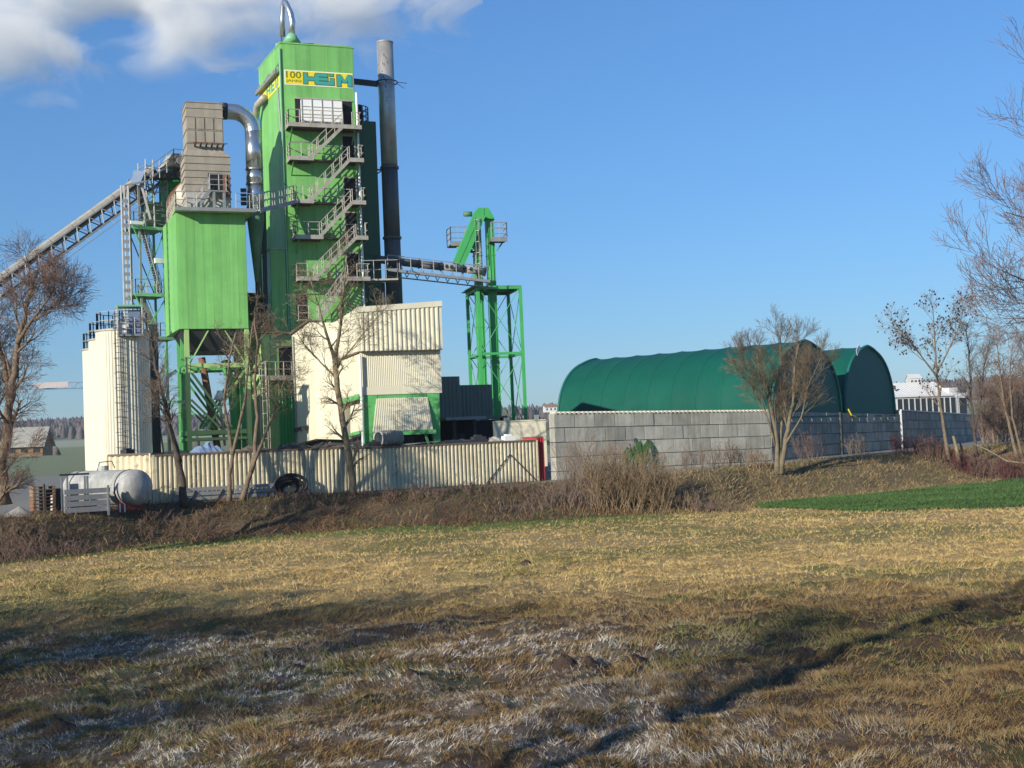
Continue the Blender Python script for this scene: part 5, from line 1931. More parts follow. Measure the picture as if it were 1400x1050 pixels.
BLK = [M['block']]
for i_, k_ in enumerate((.86, 1.1, .95, 1.2)):
    BLK.append(mat('concrete_block_tone', (0.34 * k_, 0.33 * k_, 0.28 * k_), .9, var=.25, scale=.9, bump=.4, bscale=10, streak=.55))
WA, WB = P(757, 565, 84), P(1052, 562, 92.5)
g_ = V((.63, .775, 0)).normalized()
WCp = WB + g_ * 25.2
WCp.z = P(1234, 566, WCp.y).z
wallA, frA = block_wall('block_wall', 'long grey concrete block wall with white ribbed coping in front of the green hall', WA, WB, -.75, WA.z, -.75, WB.z, 5, 1.62, .75, 1)
wallB, frB = block_wall('block_wall', 'shaded concrete block wall below the two hall gables', V((WB.x + .02, WB.y + .02, 0)), WCp, -.7, WB.z, -.5, WCp.z, 5, 1.62, .75, 2)
WD = V((WCp.x + .55 * 42, WCp.y + .83 * 42, 0))
wallC, frC = block_wall('block_wall', 'dark shaded concrete block wall running away behind the slender tree', V((WCp.x + .03, WCp.y + .03, 0)), WD, -.5, WCp.z + .3, -.5, WCp.z - .6, 5, 1.62, .7, 3)
# white ribbed coping on wall A
cp = MB()
k = int(frA.w / .36)
for i in range(k):
    u = frA.w * (i + .5) / k
    z = WA.z + (WB.z - WA.z) * u / frA.w
    cp.path([frA(u, .05, z + .03), frA(u, -.75, z + .03)], .09, 8)
cp.build('coping_sheet', M['white'], wallA)['kind'] = 'stuff'
MB().beam(frC(0, -.3, WCp.z + .36), frC(41, -.3, WCp.z - .54), .8, .1).build('coping_sheet', M['wroof'], wallC)
MB().beam(frB(frB.w - .12, .03, -.4), frB(frB.w - .12, .03, WCp.z + .3), .22, .05).build('lit_corner_strip', M['wroof'], wallB)  # white strip stands in for sunlight on the wall corner
st = MB()
us = (frB.hit(1149, 600, 0)[0])
st.fbox(frB, us - .12, us + .12, .02, .2, -.5, WB.z - .2)
st.build('dark_post', M['dark'], wallB)
# painted marks on wall A
u0, zc = frA.hit(880, 622, 0)
gm = MB()
gr = [[(851, 622), (857, 611), (864, 614), (868, 607), (866, 620), (860, 634), (853, 636)], [(864, 634), (869, 606), (876, 602), (879, 610), (884, 603), (891, 602), (893, 610), (887, 613), (889, 628), (880, 638), (872, 634), (870, 641)]]
for pl in gr:
    gm.poly([frA(*(lambda h: (h[0], .024, h[1]))(frA.hit(x, y, .024))) for x, y in reversed(pl)])
gm.build('graffiti', mat('graffiti_green_paint', (0.06, 0.13, 0.035), .7, var=.35, scale=1.5), wallA, label='green spray painted shape')
gm = MB()
for pl in [[(889, 612), (895, 609), (900, 618), (901, 634), (894, 642), (888, 634), (892, 626)], [(866, 601), (869, 598), (872, 603), (868, 607)], [(884, 602), (887, 600), (893, 606), (890, 608)]]:
    gm.poly([frA(*(lambda h: (h[0], .028, h[1]))(frA.hit(x, y, .028))) for x, y in reversed(pl)])
for k in range(5):
    a, b = frA.hit(860 + 8 * k, 606 + (k % 2) * 8, .03), frA.hit(864 + 8 * k, 622 + (k % 3) * 6, .03)
    gm.beam(frA(a[0], .03, a[1]), frA(b[0], .03, b[1]), .01, .07)
gm.build('graffiti', mat('graffiti_dark_teal_paint', (0.02, 0.07, 0.06), .7, var=.2), wallA, label='dark teal spray painted outline')


# ------------------------------------------------------------------ green tarpaulin halls
def hall(label, O, g, w, ax, ln, zb, h, bays, seed):
    t = thing('storage_hall', label, 'hall', O + g * (w / 2) + ax * (ln / 2) + ZV * zb, group='green tarpaulin halls')
    rnd = random.Random(seed)
    n, sub = 30, 5
    def sec(s, q):
        th = math.pi * q
        x = -math.cos(th)
        x = math.copysign(abs(x) ** .92, x)
        z = math.sin(th) ** .82
        z = z * (1 - .035 * (1 - abs(x)) ** 0) + .04 * max(0, 1 - abs(x) * 3)
        f = (s * bays) % 1.0
        sag = .07 * math.sin(math.pi * f) * math.sin(th) ** .5
        r = 1 - sag / (w / 2)
        return O + g * (w / 2 + x * w / 2 * r) + ax * (ln * s) + ZV * (zb + z * h * r)
    mb = MB()
    m_ = bays * sub
    for i in range(m_ + 1):
        for j in range(n + 1):
            mb.v.append(sec(i / m_, j / n))
    for i in range(m_):
        for j in range(n):
            a = i * (n + 1) + j
            mb.f.append((a, a + 1, a + n + 2, a + n + 1))
    mb.build('cover', M['tarp'], t, smooth=True)
    for s, mm, off in ((0, M['tarp_end'], .12), (1, M['tarp_end'], -.12)):
        ring = [sec(s, j / n) + ax * off for j in range(n + 1)]
        MB().poly(ring).build('gable', mm, t)
        rim = MB().path([p - ax * off * .3 for p in ring], .13, 6)
        rim.build('arch_rim', M['tarp_end'], t, smooth=True)
    for k in range(1, bays):
        MB().path([sec(k / bays, j / n) + ZV * .005 for j in range(n + 1)], .018, 5).build('arch_rib', M['tarp'], t, smooth=True)
    hk = MB()
    for k in range(7):
        q = O + g * (w * (k + .5) / 7) - ax * .12 + ZV * (zb - .12)
        MB().beam(q, q - ZV * .24 - ax * .05, .04).build('lashing', M['galv'], t)
    MB().beam(O - ax * .05 + ZV * (zb + .02), O + g * w - ax * .05 + ZV * (zb + .02), .1, .12).build('base_tube', M['tarp_end'], t)
    return t, sec


aax = V((-.775, .63, 0))
O1 = V((WB.x + .35, WB.y + .75, 0)) - aax * .15
hall('long green tarpaulin barrel hall behind the grey block wall', O1, g_, 12.1, aax, 20.5, 3.35, 6.05, 9, 1)
O2 = V((WB.x + .35, WB.y + .75, 0)) + g_ * 13.0 - aax * .1
h2, sec2 = hall('smaller green tarpaulin hall with dark gable right of the long hall', O2, g_, 10.6, aax, 17, 3.25, 6.1, 7, 2)
q = sec2(0, .33) - aax * .16
lab_ = MB().hexa([q, q + g_ * .7 + ZV * .55, q + g_ * .7 + ZV * .55 - aax * .03, q - aax * .03],
          [q + ZV * .45 - g_ * .2, q + g_ * .5 + ZV * 1.0, q + g_ * .5 + ZV * 1.0 - aax * .03, q + ZV * .45 - g_ * .2 - aax * .03])
lab_.build('name_plate', M['bwhite'], h2)
yc = MB().path([O2 + ZV * 3.9 - aax * .2, O2 + ZV * 3.4 - aax * .3 + g_ * .3, O2 + ZV * 3.25 - aax * .3 + g_ * 1.2], .06, 6)
yc.build('ratchet_strap', M['yellow'], h2)


# ------------------------------------------------------------------ background buildings
def make_white_building():
    F_ = Frame(P(1214, 560, 150), P(1300, 558, 153))
    t = thing('white_building', 'white low building with row of dark windows and ribbed roof behind the walls', 'building', F_(4, -5, YARD))
    ze = F_.hit(1240, 543, 0)[1]
    zr = F_.hit(1240, 523, -3.5)[1]
    W = F_.w
    MB().fbox(F_, -.4, W + 1, -7, 0, YARD, ze).build('wall', M['wroof'], t)
    rf = MB().hexa([F_(-.7, .25, ze + .002), F_(W + .3, .25, ze + .002), F_(W + .3, -7, ze + .002), F_(-.7, -7, ze + .002)],
                   [F_(-.7, .2, ze + .15), F_(W + .3, .2, ze + .15), F_(W + .3, -3.5, zr), F_(-.9, -3.5, zr)]).build('roof', M['wroof'], t)
    rb = MB()
    for k in range(24):
        u = -.6 + (W + .8) * k / 23
        rb.beam(F_(u, .15, ze + .18), F_(u, -3.45, zr + .03), .06, .06)
    build_each(rb, 'roof_rib', M['wroof'], rf)
    for k in range(10):
        px = 1227 + k * 8.1
        u = F_.hit(px, 556, 0)[0]
        w = F_.hit(px + 6.6, 556, 0)[0] - u
        wd = MB().fbox(F_, u - .04, u + w + .04, .003, .05, ze - 2.3, ze - .12).build('window', M['wroof'], t)
        MB().fbox(F_, u + .02, u + w - .02, .05, .06, ze - 2.2, ze - .2).build('pane', M['glass'], wd)
    for k, (a, b, c) in enumerate(((1301, 1312, 530), (1312, 1326, 537))):
        ua, ub = F_.hit(a, 550, .3)[0], F_.hit(b, 550, .3)[0]
        MB().fbox(F_, ua + .01 * k, ub, -5, -.02 - .1 * k, YARD, F_.hit(a, c, 0)[1]).build('side_wing', M['wroof'], t)
        wd = MB().fbox(F_, ua + .25, ub - .3, -.1, .04, 1.8, ze - .3).build('window', M['glass'], t)
    u = F_.hit(1230, 533, 0)[0]
    MB().path([F_(u, -1, ze + 1.0), F_(u, -1.0, ze + 1.5)], .16, 8).build('roof_vent', M['dark'], t)


make_white_building()


def gable_house(name, label, cx, cy, w, d, hw, hr, rot, wallm, roofm, zb):
    c, s = math.cos(rot), math.sin(rot)
    a = V((cx - c * w / 2, cy - s * w / 2, 0))
    b = V((cx + c * w / 2, cy + s * w / 2, 0))
    fr = Frame(a, b)
    t = thing(name, label, 'house' if 'house' in name else 'barn', (cx, cy, zb))
    MB().fbox(fr, 0, w, -d, 0, zb, zb + hw).build('wall', wallm, t)
    MB().extrude([fr(-.4, .5, zb + hw - .2), fr(-.4, -d / 2, zb + hw + hr), fr(-.4, -d - .5, zb + hw - .2), fr(-.4, -d - .5, zb + hw - .05), fr(-.4, -d / 2, zb + hw + hr + .25), fr(-.4, .5, zb + hw - .05)], fr.u * (w + .8)).build('roof', roofm, t)
    MB().poly([fr(0, 0, zb + hw), fr(0, -d / 2, zb + hw + hr - .1), fr(0, -d, zb + hw)]).build('gable', wallm, t)
    MB().poly([fr(w, 0, zb + hw), fr(w, -d, zb + hw), fr(w, -d / 2, zb + hw + hr - .1)]).build('gable', wallm, t)
    for k in range(3):
        u = w * (k + .5) / 3
        MB().fbox(fr, u - .5, u + .5, .003, .03, zb + hw * .35, zb + hw * .75).build('window', M['glass'], t)


q = P(33, 607, 190)
gable_house('barn', 'old barn with pale grey roof beyond the left tree', q.x, q.y, 5.4, 7, 1.6, 2.7, .15, M['wood'], M['galv_warm'], q.z - 1.9)
for i, (px, d, w, lab) in enumerate(((1252, 520, 4.5, 'small white house on the hill above the white building'), (752, 800, 8, 'tiny white house on the wooded hill left of the halls'))):
    x = (px - 700) / FPX * d
    zt_ = P(px, 512 if i == 0 else 553, d).z
    gable_house('hill_house', lab, x, d, w, 6, 3.5, 1.6, .2 * i, M['wroof'], M['wood'] if i else M['wroof'], zt_ - 5)


def make_crane():
    d = 240
    a, b = P(30, 530, d), P(214, 523, d + 10)
    m0 = P(150, 527, d + 5)
    t = thing('tower_crane', 'distant tower crane whose jib shows beside the white silos', 'crane', (m0.x, m0.y, YARD))
    zj = (a.z + b.z) / 2
    a.z = b.z = zj
    m0.z = zj
    ax = (b - a).normalized()
    s = V((ax.y, -ax.x, 0))
    ln = (b - a).length
    mm = MB()
    for k in (-.6, .6):
        for j in (-.6, .6):
            mm.beam(V((m0.x + k, m0.y + j, YARD)), V((m0.x + k, m0.y + j, zj + .6)), .16)
    z = YARD
    while z < zj - 1:
        mm.beam(V((m0.x - .6, m0.y - .6, z)), V((m0.x + .6, m0.y - .6, z + 1.2)), .1)
        mm.beam(V((m0.x + .6, m0.y - .6, z + 1.2)), V((m0.x + .6, m0.y + .6, z)), .1)
        z += 1.2
    mm.build('mast', M['crane_b'], t)
    j = MB()
    for k in (-.5, .5):
        j.beam(a + s * k - ZV * .6, b + s * k - ZV * .6, .16)
    j.beam(a + ZV * .6, b + ZV * .6, .16)
    n = int(ln / 1.5)
    for i in range(n):
        p, q_, m_ = ln * i / n, ln * (i + 1) / n, ln * (i + .5) / n
        for k in (-.5, .5):
            j.beam(a + ax * p + s * k - ZV * .6, a + ax * m_ + ZV * .6, .09)
            j.beam(a + ax * m_ + ZV * .6, a + ax * q_ + s * k - ZV * .6, .09)
    j.build('jib', M['crane_b'], t)
    p0, p1 = P(48, 529, d), P(95, 528, d)
    p0.z = p1.z = zj
    MB().box(V((p0.x, p0.y - .75, zj - .55)), V((p1.x - p0.x, .2, 0)), V((0, .12, 0)), ZV * 1.1).build('jib_banner', M['crane_r'], t)
    MB().box(m0 + V((-.9, -.9, .6)), V((1.8, 0, 0)), V((0, 1.8, 0)), ZV * 1.2).build('slewing_cab', M['crane_r'], t)


make_crane()


# ------------------------------------------------------------------ yard things at the left
def make_tank():
    a, b = P(108, 667, 71.5), P(186, 667, 67.5)
    a.z = b.z = .82
    t = thing('storage_tank', 'white horizontal storage tank on red supports left of the containers', 'tank', (a + b) / 2 - ZV * 1.2)
    ax = (b - a).normalized()
    r = .98
    pts, rad = [], []
    for k in range(7):
        th = math.pi / 2 * k / 6
        pts.append(a - ax * (.55 * math.cos(th))); rad.append(max(.02, r * math.sin(th)))
    for k in range(7):
        th = math.pi / 2 * k / 6
        pts.append(b + ax * (.55 * math.sin(th))); rad.append(max(.02, r * math.cos(th)))
    MB().path(pts, rad, 28).build('vessel', M['tank'], t, smooth=True)
    for k in (.1, .9):
        c = a.lerp(b, k)
        s = V((ax.y, -ax.x, 0))
        MB().box(c - s * .7 - ax * .1 - ZV * 1.25, s * 1.4, ax * .2, ZV * .6).build('saddle', M['red'], t)
        MB().path([c, c + ax * .08], r + .02, 28).build('band', M['dark'], t)
    for k in (-.75, -.5):
        q = b + V((k, -.45, -.85))
        MB().beam(q, q - ZV * .45, .07).build('drain_pipe', M['bwhite'], t)
    c = a.lerp(b, .45)
    MB().path([c + ZV * r * .97, c + ZV * (r + .25)], .3, 12).build('manhole', M['tank'], t)
    rg = [c + ZV * (r - .1) - ax * .7, c + ZV * (r + .45) - ax * .4, c + ZV * (r + .5) + ax * .9, c + ZV * (r + .1) + ax * 1.2]
    MB().path(rg, .03, 5).build('guard_hoop', M['dark'], t)


make_tank()


def make_rack():
    f_ = Frame(P(84, 690, 64.8), P(150, 688, 66.2))
    z0 = -.55
    t = thing('steel_rack', 'galvanised steel rack holding stacked beams in front of the white tank', 'rack', f_(1.2, 0, z0))
    for u, h in ((0, 2.15), (.28, 2.2), (1.18, 2.15), (1.32, 2.15)):
        MB().fbox(f_, u, u + .09, -.05, .05, z0, z0 + h).build('post', M['galv'], t)
    MB().fbox(f_, -.05, 1.45, -.06, .06, z0 + 2.2, z0 + 2.3).build('top_bar', M['dark'], t)
    t2 = None
    for k in range(4):
        b = MB()
        zz = z0 + .25 + k * .32
        b.fbox(f_, .1, 2.45, .07, .3, zz, zz + .26)
        o = b.build('stacked_beam', M['galv'], t)
    MB().fbox(f_, 2.28, 2.38, .31, .38, z0, z0 + 1.6).build('stake', M['galv'], t)
    MB().fbox(f_, .45, .95, -.8, -.2, z0, z0 + 1.75).build('crate', M['filter_new'], t)
    q = P(61, 690, 64)
    o = MB().tube(V((q.x, q.y, -.9)), V((q.x, q.y, 1.3)), .045, 6).build('fence_post', M['dark'])
    tag(o, 'thin grey post standing left of the steel rack', 'post')
    # pallets
    f2 = Frame(P(46, 692, 66), P(74, 691, 66.6))
    t = thing('pallet_stack', 'rusty brown stack of pallets beside the gravel heap', 'pallets', f2(.5, -.4, z0))
    for k in range(9):
        zz = z0 + k * .19
        pl = MB()
        pl.fbox(f2, 0, 1.15, -.9, 0, zz + .13, zz + .16)
        for u in (0, .5, 1.0):
            pl.fbox(f2, u, u + .14, -.9, .0, zz, zz + .13)
        pl.build('pallet', M['rust'] if k < 6 else M['wood'], t)
    f3 = Frame(P(66, 690, 66.5), P(84, 690, 67))
    t = thing('gas_bottle_crate', 'dark crate with pale canisters beside the pallet stack', 'crate', f3(.3, -.3, z0))
    MB().fbox(f3, 0, .75, -.6, -.1, z0, z0 + 1.5).build('crate_body', M['dark'], t)
    for k, zz in ((0, .2), (1, .75)):
        MB().path([f3(.2 + .02 * k, -.02, z0 + zz), f3(.2 + .02 * k, -.02, z0 + zz + .4)], .1, 10).build('canister', M['bwhite'], t)
    # gravel heap
    q = P(26, 694, 65.5)
    mb = MB()
    n = 16
    for j in range(6):
        for i in range(n):
            a = 2 * math.pi * i / n
            rr = 1.2 * (1 - j / 5) * (1 + .1 * math.sin(3 * a + j))
            mb.v.append(V((q.x + rr * math.cos(a), q.y + rr * math.sin(a) * .8, -.7 + .85 * (j / 5) ** .8)))
    for j in range(5):
        for i in range(n):
            k = (i + 1) % n
            mb.f.append((j * n + i, j * n + k, j * n + n + k, j * n + n + i))
    o = mb.build('gravel_heap', mat('gravel', (.27, .25, .22), .95, var=.3, scale=6, bump=.8, bscale=14), smooth=True)
    tag(o, 'small grey gravel heap at the left edge of the yard', 'gravel heap')


make_rack()


def make_leaners():
    # steel planks stacked in front of the container, hose coil
    for i, (pa, pb, lab) in enumerate(((233, 308, 'stack of grey steel formwork rails leaning left on the container'), (316, 372, 'stack of grey steel formwork rails between the twin trees and the hose coil'))):
        ua, ub = CF.hit(pa, 675, .5)[0], CF.hit(pb, 672, .5)[0]
        t = thing('rail_stack', lab, 'steel rails', CF((ua + ub) / 2, .5, CZ0), group='steel rails by the container')
        for k in range(4):
            zz = CZ0 - .1 + k * .27
            MB().fbox(CF, ua + .1 * k, ub + .05 * k, .25, .6, zz, zz + .21).build('rail', M['galv'], t)
        for k in (.3, .8):
            u = ua + (ub - ua) * k
            MB().beam(CF(u, .65, CZ0 - .1), CF(u + .5, .65, CZ0 + .75), .07).build('lashing_bar', M['dark'], t)
    u, z = CF.hit(395, 664, .35)
    t = thing('hose_coil', 'black hose coil leaning against the cream container', 'hose', CF(u, .3, CZ0))
    rnd = random.Random(2)
    for k in range(13):
        r = .34 + .035 * k + rnd.uniform(-.05, .06)
        ox, oz = rnd.uniform(-.06, .08), rnd.uniform(-.05, .05)
        pts = [CF(u + ox + 1.3 * r * math.cos(a), .18 + .035 * k, CZ0 + .28 + oz + r * .6 + r * math.sin(a) * .8) for a in [2 * math.pi * j / 20 for j in range(21)]]
        MB().path(pts, .07, 6, cap=False).build('hose_turn', M['rubber'], t, smooth=True)
    pts = [CF(u + .3 + .25 * j, .4 + .05 * j, CZ0 + .95 - .024 * j * j * 2 ) for j in range(6)]
    MB().path(pts, .07, 6).build('hose_end', M['rubber'], t, smooth=True)
    # stump
    q = P(632, 672, 78)
    o = MB().path([V((q.x, q.y, q.z - .6)), V((q.x, q.y, q.z + .1)), V((q.x - .05, q.y, q.z + .45))], [.22, .17, .15], 9).build('tree_stump', M['bark_y'])
    tag(o, 'pale broken tree stump on the bank below the container', 'stump')


make_leaners()


# ------------------------------------------------------------------ bare trees
def rvec(rnd):
    return V((rnd.gauss(0, 1), rnd.gauss(0, 1), rnd.gauss(0, 1)))


def grow(rnd, out, pts, rad, lev, spec, keep):
    """spawn children of a limb polyline; spec[lev] = (count, start, (angle lo, hi), length, segs, tropism, wobble, radius factor)"""
    if lev >= len(spec):
        return
    cnt, start, (a0, a1), ln, segs, trop, wob, rf = spec[lev]
    cum = [0.0]
    for p, q in zip(pts, pts[1:]):
        cum.append(cum[-1] + (q - p).length)
    tot = cum[-1]
    c = cnt if isinstance(cnt, int) else max(2, int(round(cnt * tot)))
    for i in range(c):
        t = start + (1 - start) * (i + rnd.random()) / c
        s = t * tot
        k = 0
        while k < len(cum) - 2 and cum[k + 1] < s:
            k += 1
        f = (s - cum[k]) / max(1e-6, cum[k + 1] - cum[k])
        p = pts[k].lerp(pts[k + 1], f)
        r0 = rad[k] * (1 - f) + rad[k + 1] * f
        d = (pts[k + 1] - pts[k]).normalized()
        ax = d.cross(rvec(rnd)).normalized()
        an = rnd.uniform(a0, a1)
        dd = (d * math.cos(an) + ax * math.sin(an)).normalized()
        l = ln * rnd.uniform(.65, 1.25) * (1.15 - .55 * t)
        r = max(.006, r0 * rf)
        np_, nr = [p], [r]
        rmin = .007
        for j in range(segs):
            dd = (dd + rvec(rnd) * wob + ZV * trop).normalized()
            p = p + dd * (l / segs)
            np_.append(p)
            nr.append(max(rmin, r * (1 - .8 * (j + 1) / segs)))
        out.append((lev, np_, nr))
        grow(rnd, out, np_, nr, lev + 1, spec, keep)


def tree(name, label, trunks, spec, barkm, twigm, seed, group=None, cat='tree', blobs=None, crown_name='crown', twig_r=None):
    rnd = random.Random(seed)
    b = trunks[0][0][0]
    t = thing(name, label, cat, (b.x, b.y, b.z), group=group)
    tm = MB()
    limbs = []
    tpaths = []
    for pts, r0, r1 in trunks:
        # smooth the trunk with a little wobble
        fine = []
        for i in range(len(pts) - 1):
            for k in range(4):
                q = pts[i].lerp(pts[i + 1], k / 4)
                fine.append(q + V((rnd.gauss(0, 1), rnd.gauss(0, 1), 0)) * (r0 * .13 if (i or k) else 0))
        fine.append(pts[-1])
        n = len(fine)
        rad = [r0 + (r1 - r0) * (i / (n - 1)) ** .8 for i in range(n)]
        rad[0] *= 1.35
        if n > 2:
            rad[1] *= 1.08
        tm.path(fine, rad, 8)
        grow(rnd, limbs, fine, rad, 0, spec, None)
    tm.build('trunk', barkm, t, smooth=True)
    main, tw = MB(), MB()
    last = len(spec) - 1
    for lev, pts, rad in limbs:
        if lev == 0 and len(spec) > 2:
            main.path(pts, rad, 6, cap=False)
        elif lev == 1 and len(spec) > 3:
            main.path(pts, rad, 4, cap=False)
        else:
            tw.path(pts, rad, 3, cap=False)
    if main.v:
        main.build('limbs', barkm, t, smooth=True)
    c = tw.build(crown_name, twigm, t)
    c['kind'] = 'stuff'
    if blobs:
        bm = MB()
        ends = [pts[-1] for lev, pts, rad in limbs if lev == last]
        for q in ends:
            if rnd.random() < blobs:
                s = rnd.uniform(.04, .1)
                o = V((rnd.gauss(0, .05), rnd.gauss(0, .05), -s))
                bm.path([q + o - ZV * s, q + o, q + o + ZV * s], [.01, s, .01], 5, cap=False)
        sd = bm.build('seed_clusters', M['seed'], t)
        sd['kind'] = 'stuff'
    return t


def PP(d, *px):
    """trunk points from photo pixels, all near depth d"""
    return [P(x, y, d + dd) for (x, y, dd) in [(q + (0,))[:3] for q in px]]


# spec rows: count, start, angles, length, segments, tropism, wobble, radius factor
S_MAIN = [(15, .12, (.45, .95), 3.0, 5, .10, .12, .62), (6, .25, (.4, .9), 1.5, 4, .06, .14, .6), (5, .2, (.4, .9), .8, 3, .03, .16, .6), (3, .2, (.4, .9), .42, 2, .0, .2, .7)]
# main tree in front of the cream building: trunk with forking leaders
tree('bare_tree', 'leafless tree with pale trunk in front of the cream building',
     [(PP(76.5, (484, 690), (480, 645), (472, 590), (461, 530), (458, 490)), .235, .16),
      (PP(76.5, (458, 492), (466, 440), (470, 400), (474, 350)), .13, .03),
      (PP(76.5, (458, 492), (446, 455), (436, 420), (425, 385)), .12, .03),
      (PP(76.5, (459, 500), (478, 480, -.4), (500, 452, -.8), (524, 425, -1.2)), .085, .02),
      (PP(76.5, (458, 515), (440, 497, -.5), (415, 470, -.8), (402, 448, -1)), .07, .02)],
     [(9, .15, (.4, 1.0), 1.8, 5, .04, .13, .55), (5, .2, (.4, .95), 1.15, 4, .02, .16, .6), (5, .2, (.4, .95), .65, 4, -.03, .18, .65), (3, .2, (.4, 1.0), .36, 3, -.04, .2, .75)],
     M['bark_y'], M['twig_y'], 3)
# leaning dark tree at the left end of the containers
tree('leaning_tree', 'dark leaning leafless tree with forked trunk at the left end of the container',
     [(PP(70.5, (252, 692), (248, 655), (241, 615), (231, 580), (222, 540), (211, 490), (205, 450)), .25, .06),
      (PP(70.5, (246, 632), (234, 596, -.4), (224, 560, -.6), (222, 525, -.8)), .13, .04)],
     [(12, .45, (.35, .95), 1.5, 5, .10, .13, .5), (5, .2, (.4, .95), .9, 4, .06, .16, .6), (4, .2, (.4, .95), .5, 3, .03, .18, .65), (2, .2, (.4, 1.0), .3, 2, 0, .2, .7)],
     M['bark_d'], M['twig'], 5)
S_TWIN = [(9, .5, (.5, 1.2), 1.75, 5, .06, .14, .5), (5, .15, (.4, 1.0), 1.05, 4, .05, .16, .6), (4, .2, (.4, .95), .5, 3, .03, .18, .65), (3, .2, (.4, 1.0), .3, 2, 0, .2, .7)]
tree('twin_tree', 'slender leafless tree with curved trunk, left of the close pair before the container',
     [(PP(72.5, (313, 688), (314, 650), (318, 620), (312, 585), (306, 545), (314, 490), (322, 455)), .15, .05),
      (PP(72.5, (317, 622), (327, 585, .3), (336, 540, .4), (341, 480, .4), (346, 440, .5)), .12, .04)], S_TWIN, M['bark'], M['twig_y'], 8, group='close pair of trees before the container')
tree('twin_tree', 'leafless tree leaning right, right of the close pair before the container',
     [(PP(72.8, (328, 690), (340, 655), (349, 620), (352, 570), (348, 520), (352, 470), (348, 435)), .19, .05),
      (PP(72.8, (343, 645), (356, 610, -.3), (372, 570, -.5), (384, 535, -.6), (392, 512, -.7)), .12, .03)], S_TWIN, M['bark'], M['twig_y'], 9, group='close pair of trees before the container')
# big tree at the left edge
S_BIG = [(10, .25, (.4, .95), 2.2, 6, .10, .12, .55), (7, .2, (.4, .95), 1.35, 5, .06, .14, .6), (6, .15, (.4, .95), 1.05, 4, .03, .16, .6), (4, .15, (.4, 1.0), .6, 3, .02, .2, .65)]
tree('edge_tree', 'large brown leafless tree at the left edge of the photo',
     [(PP(57, (4, 690), (2, 640), (8, 590), (14, 540), (22, 480), (36, 420), (52, 372)), .34, .06),
      (PP(57, (14, 545), (6, 500, .6), (-6, 450, .8), (-20, 400, 1)), .17, .05),
      (PP(57, (24, 470), (42, 440, -.6), (60, 416, -1), (76, 400, -1.4)), .10, .02),
      (PP(57, (2, 640), (-20, 560, .5), (-46, 470, .6)), .2, .05)],
     S_BIG, M['bark'], M['twig_r'], 12)
tree('edge_tree', 'low spreading leafless bush tree at the left edge below the big tree',
     [(PP(56, (-6, 690), (6, 675), (16, 668), (24, 664)), .10, .05), (PP(56, (-8, 690), (2, 650), (26, 622), (50, 606)), .05, .012), (PP(56, (-8, 690), (-2, 640), (8, 606), (18, 590)), .05, .012)],
     [(12, .2, (.3, .8), 1.1, 4, .08, .12, .55), (6, .2, (.4, .9), .7, 3, .05, .15, .6), (4, .2, (.4, .9), .4, 2, .02, .18, .7)], M['bark'], M['twig_r'], 14)
# multi-stemmed tree before the long hall
S_MULTI = [(12, .3, (.25, .75), 2.1, 6, .12, .09, .5), (7, .15, (.25, .65), 1.3, 4, .09, .11, .6), (5, .15, (.3, .7), .75, 3, .05, .13, .65), (3, .15, (.3, .7), .42, 2, .03, .15, .7)]
tree('multi_stem_tree', 'broad leafless tree with several stems in front of the long green hall',
     [(PP(84.0, (1063, 648), (1062, 600), (1052, 548), (1042, 510), (1032, 482)), .19, .04),
      (PP(84.0, (1067, 648), (1074, 600), (1084, 550), (1086, 505), (1092, 470)), .2, .04),
      (PP(84.0, (1065, 640), (1068, 580, .4), (1066, 520, .8), (1068, 480, 1), (1066, 458, 1)), .14, .03),
      (PP(84.0, (1072, 610), (1096, 570, -.4), (1104, 530, -.7), (1122, 490, -1)), .08, .02),
      (PP(84.0, (1060, 610), (1046, 560, -.5), (1030, 530, -.6), (1014, 490, -.8)), .08, .02)],
     S_MULTI, M['bark_t'], M['twig_t'], 21)
# slender tree with seed clusters
tree('seed_tree', 'slender leafless tree dotted with dark seed clusters right of the halls',
     [(PP(96, (1297, 628), (1291, 590), (1286, 555), (1281, 515), (1279, 470), (1275, 420)), .17, .03),
      (PP(96, (1281, 515), (1262, 490, -.5), (1244, 466, -.8), (1226, 446, -1)), .08, .02),
      (PP(96, (1281, 510), (1296, 480, .5), (1310, 450, .6), (1318, 420, .7)), .07, .02)],
     [(15, .3, (.4, .8), 2.1, 5, .08, .1, .5), (7, .2, (.4, .9), 1.1, 4, .05, .13, .6), (5, .2, (.4, .9), .55, 3, .02, .16, .7)],
     M['bark'], M['twig'], 23, blobs=.3)
# right hand trees
S_R = [(12, .3, (.35, .85), 2.0, 5, .09, .12, .5), (6, .2, (.4, .9), 1.15, 4, .05, .14, .6), (5, .2, (.4, .9), .65, 3, .03, .16, .65), (2, .2, (.4, .9), .4, 2, 0, .18, .7)]
tree('roadside_tree', 'leafless tree directly right of the seed cluster tree',
     [(PP(99, (1335, 625), (1331, 580), (1327, 530), (1325, 480), (1320, 450)), .15, .03), (PP(99, (1332, 590), (1340, 550), (1345, 505), (1352, 470)), .1, .03)], S_R, M['bark_d'], M['twig'], 31, group='trees at the right edge')
tree('roadside_tree', 'leafless tree with pale paired trunks near the right edge',
     [(PP(97, (1392, 628), (1380, 585), (1371, 545), (1366, 500), (1362, 455)), .16, .03), (PP(97, (1398, 625), (1384, 570), (1380, 520), (1384, 470)), .12, .03)], S_R, M['bark'], M['twig_r'], 32, group='trees at the right edge')
tree('roadside_tree', 'leafless brown tree cut by the right edge of the photo',
     [(PP(95, (1418, 625), (1412, 570), (1404, 520), (1400, 460)), .18, .03), (PP(95, (1425, 625), (1428, 560), (1420, 500)), .15, .03)], S_R, M['bark'], M['twig_r'], 33, group='trees at the right edge')
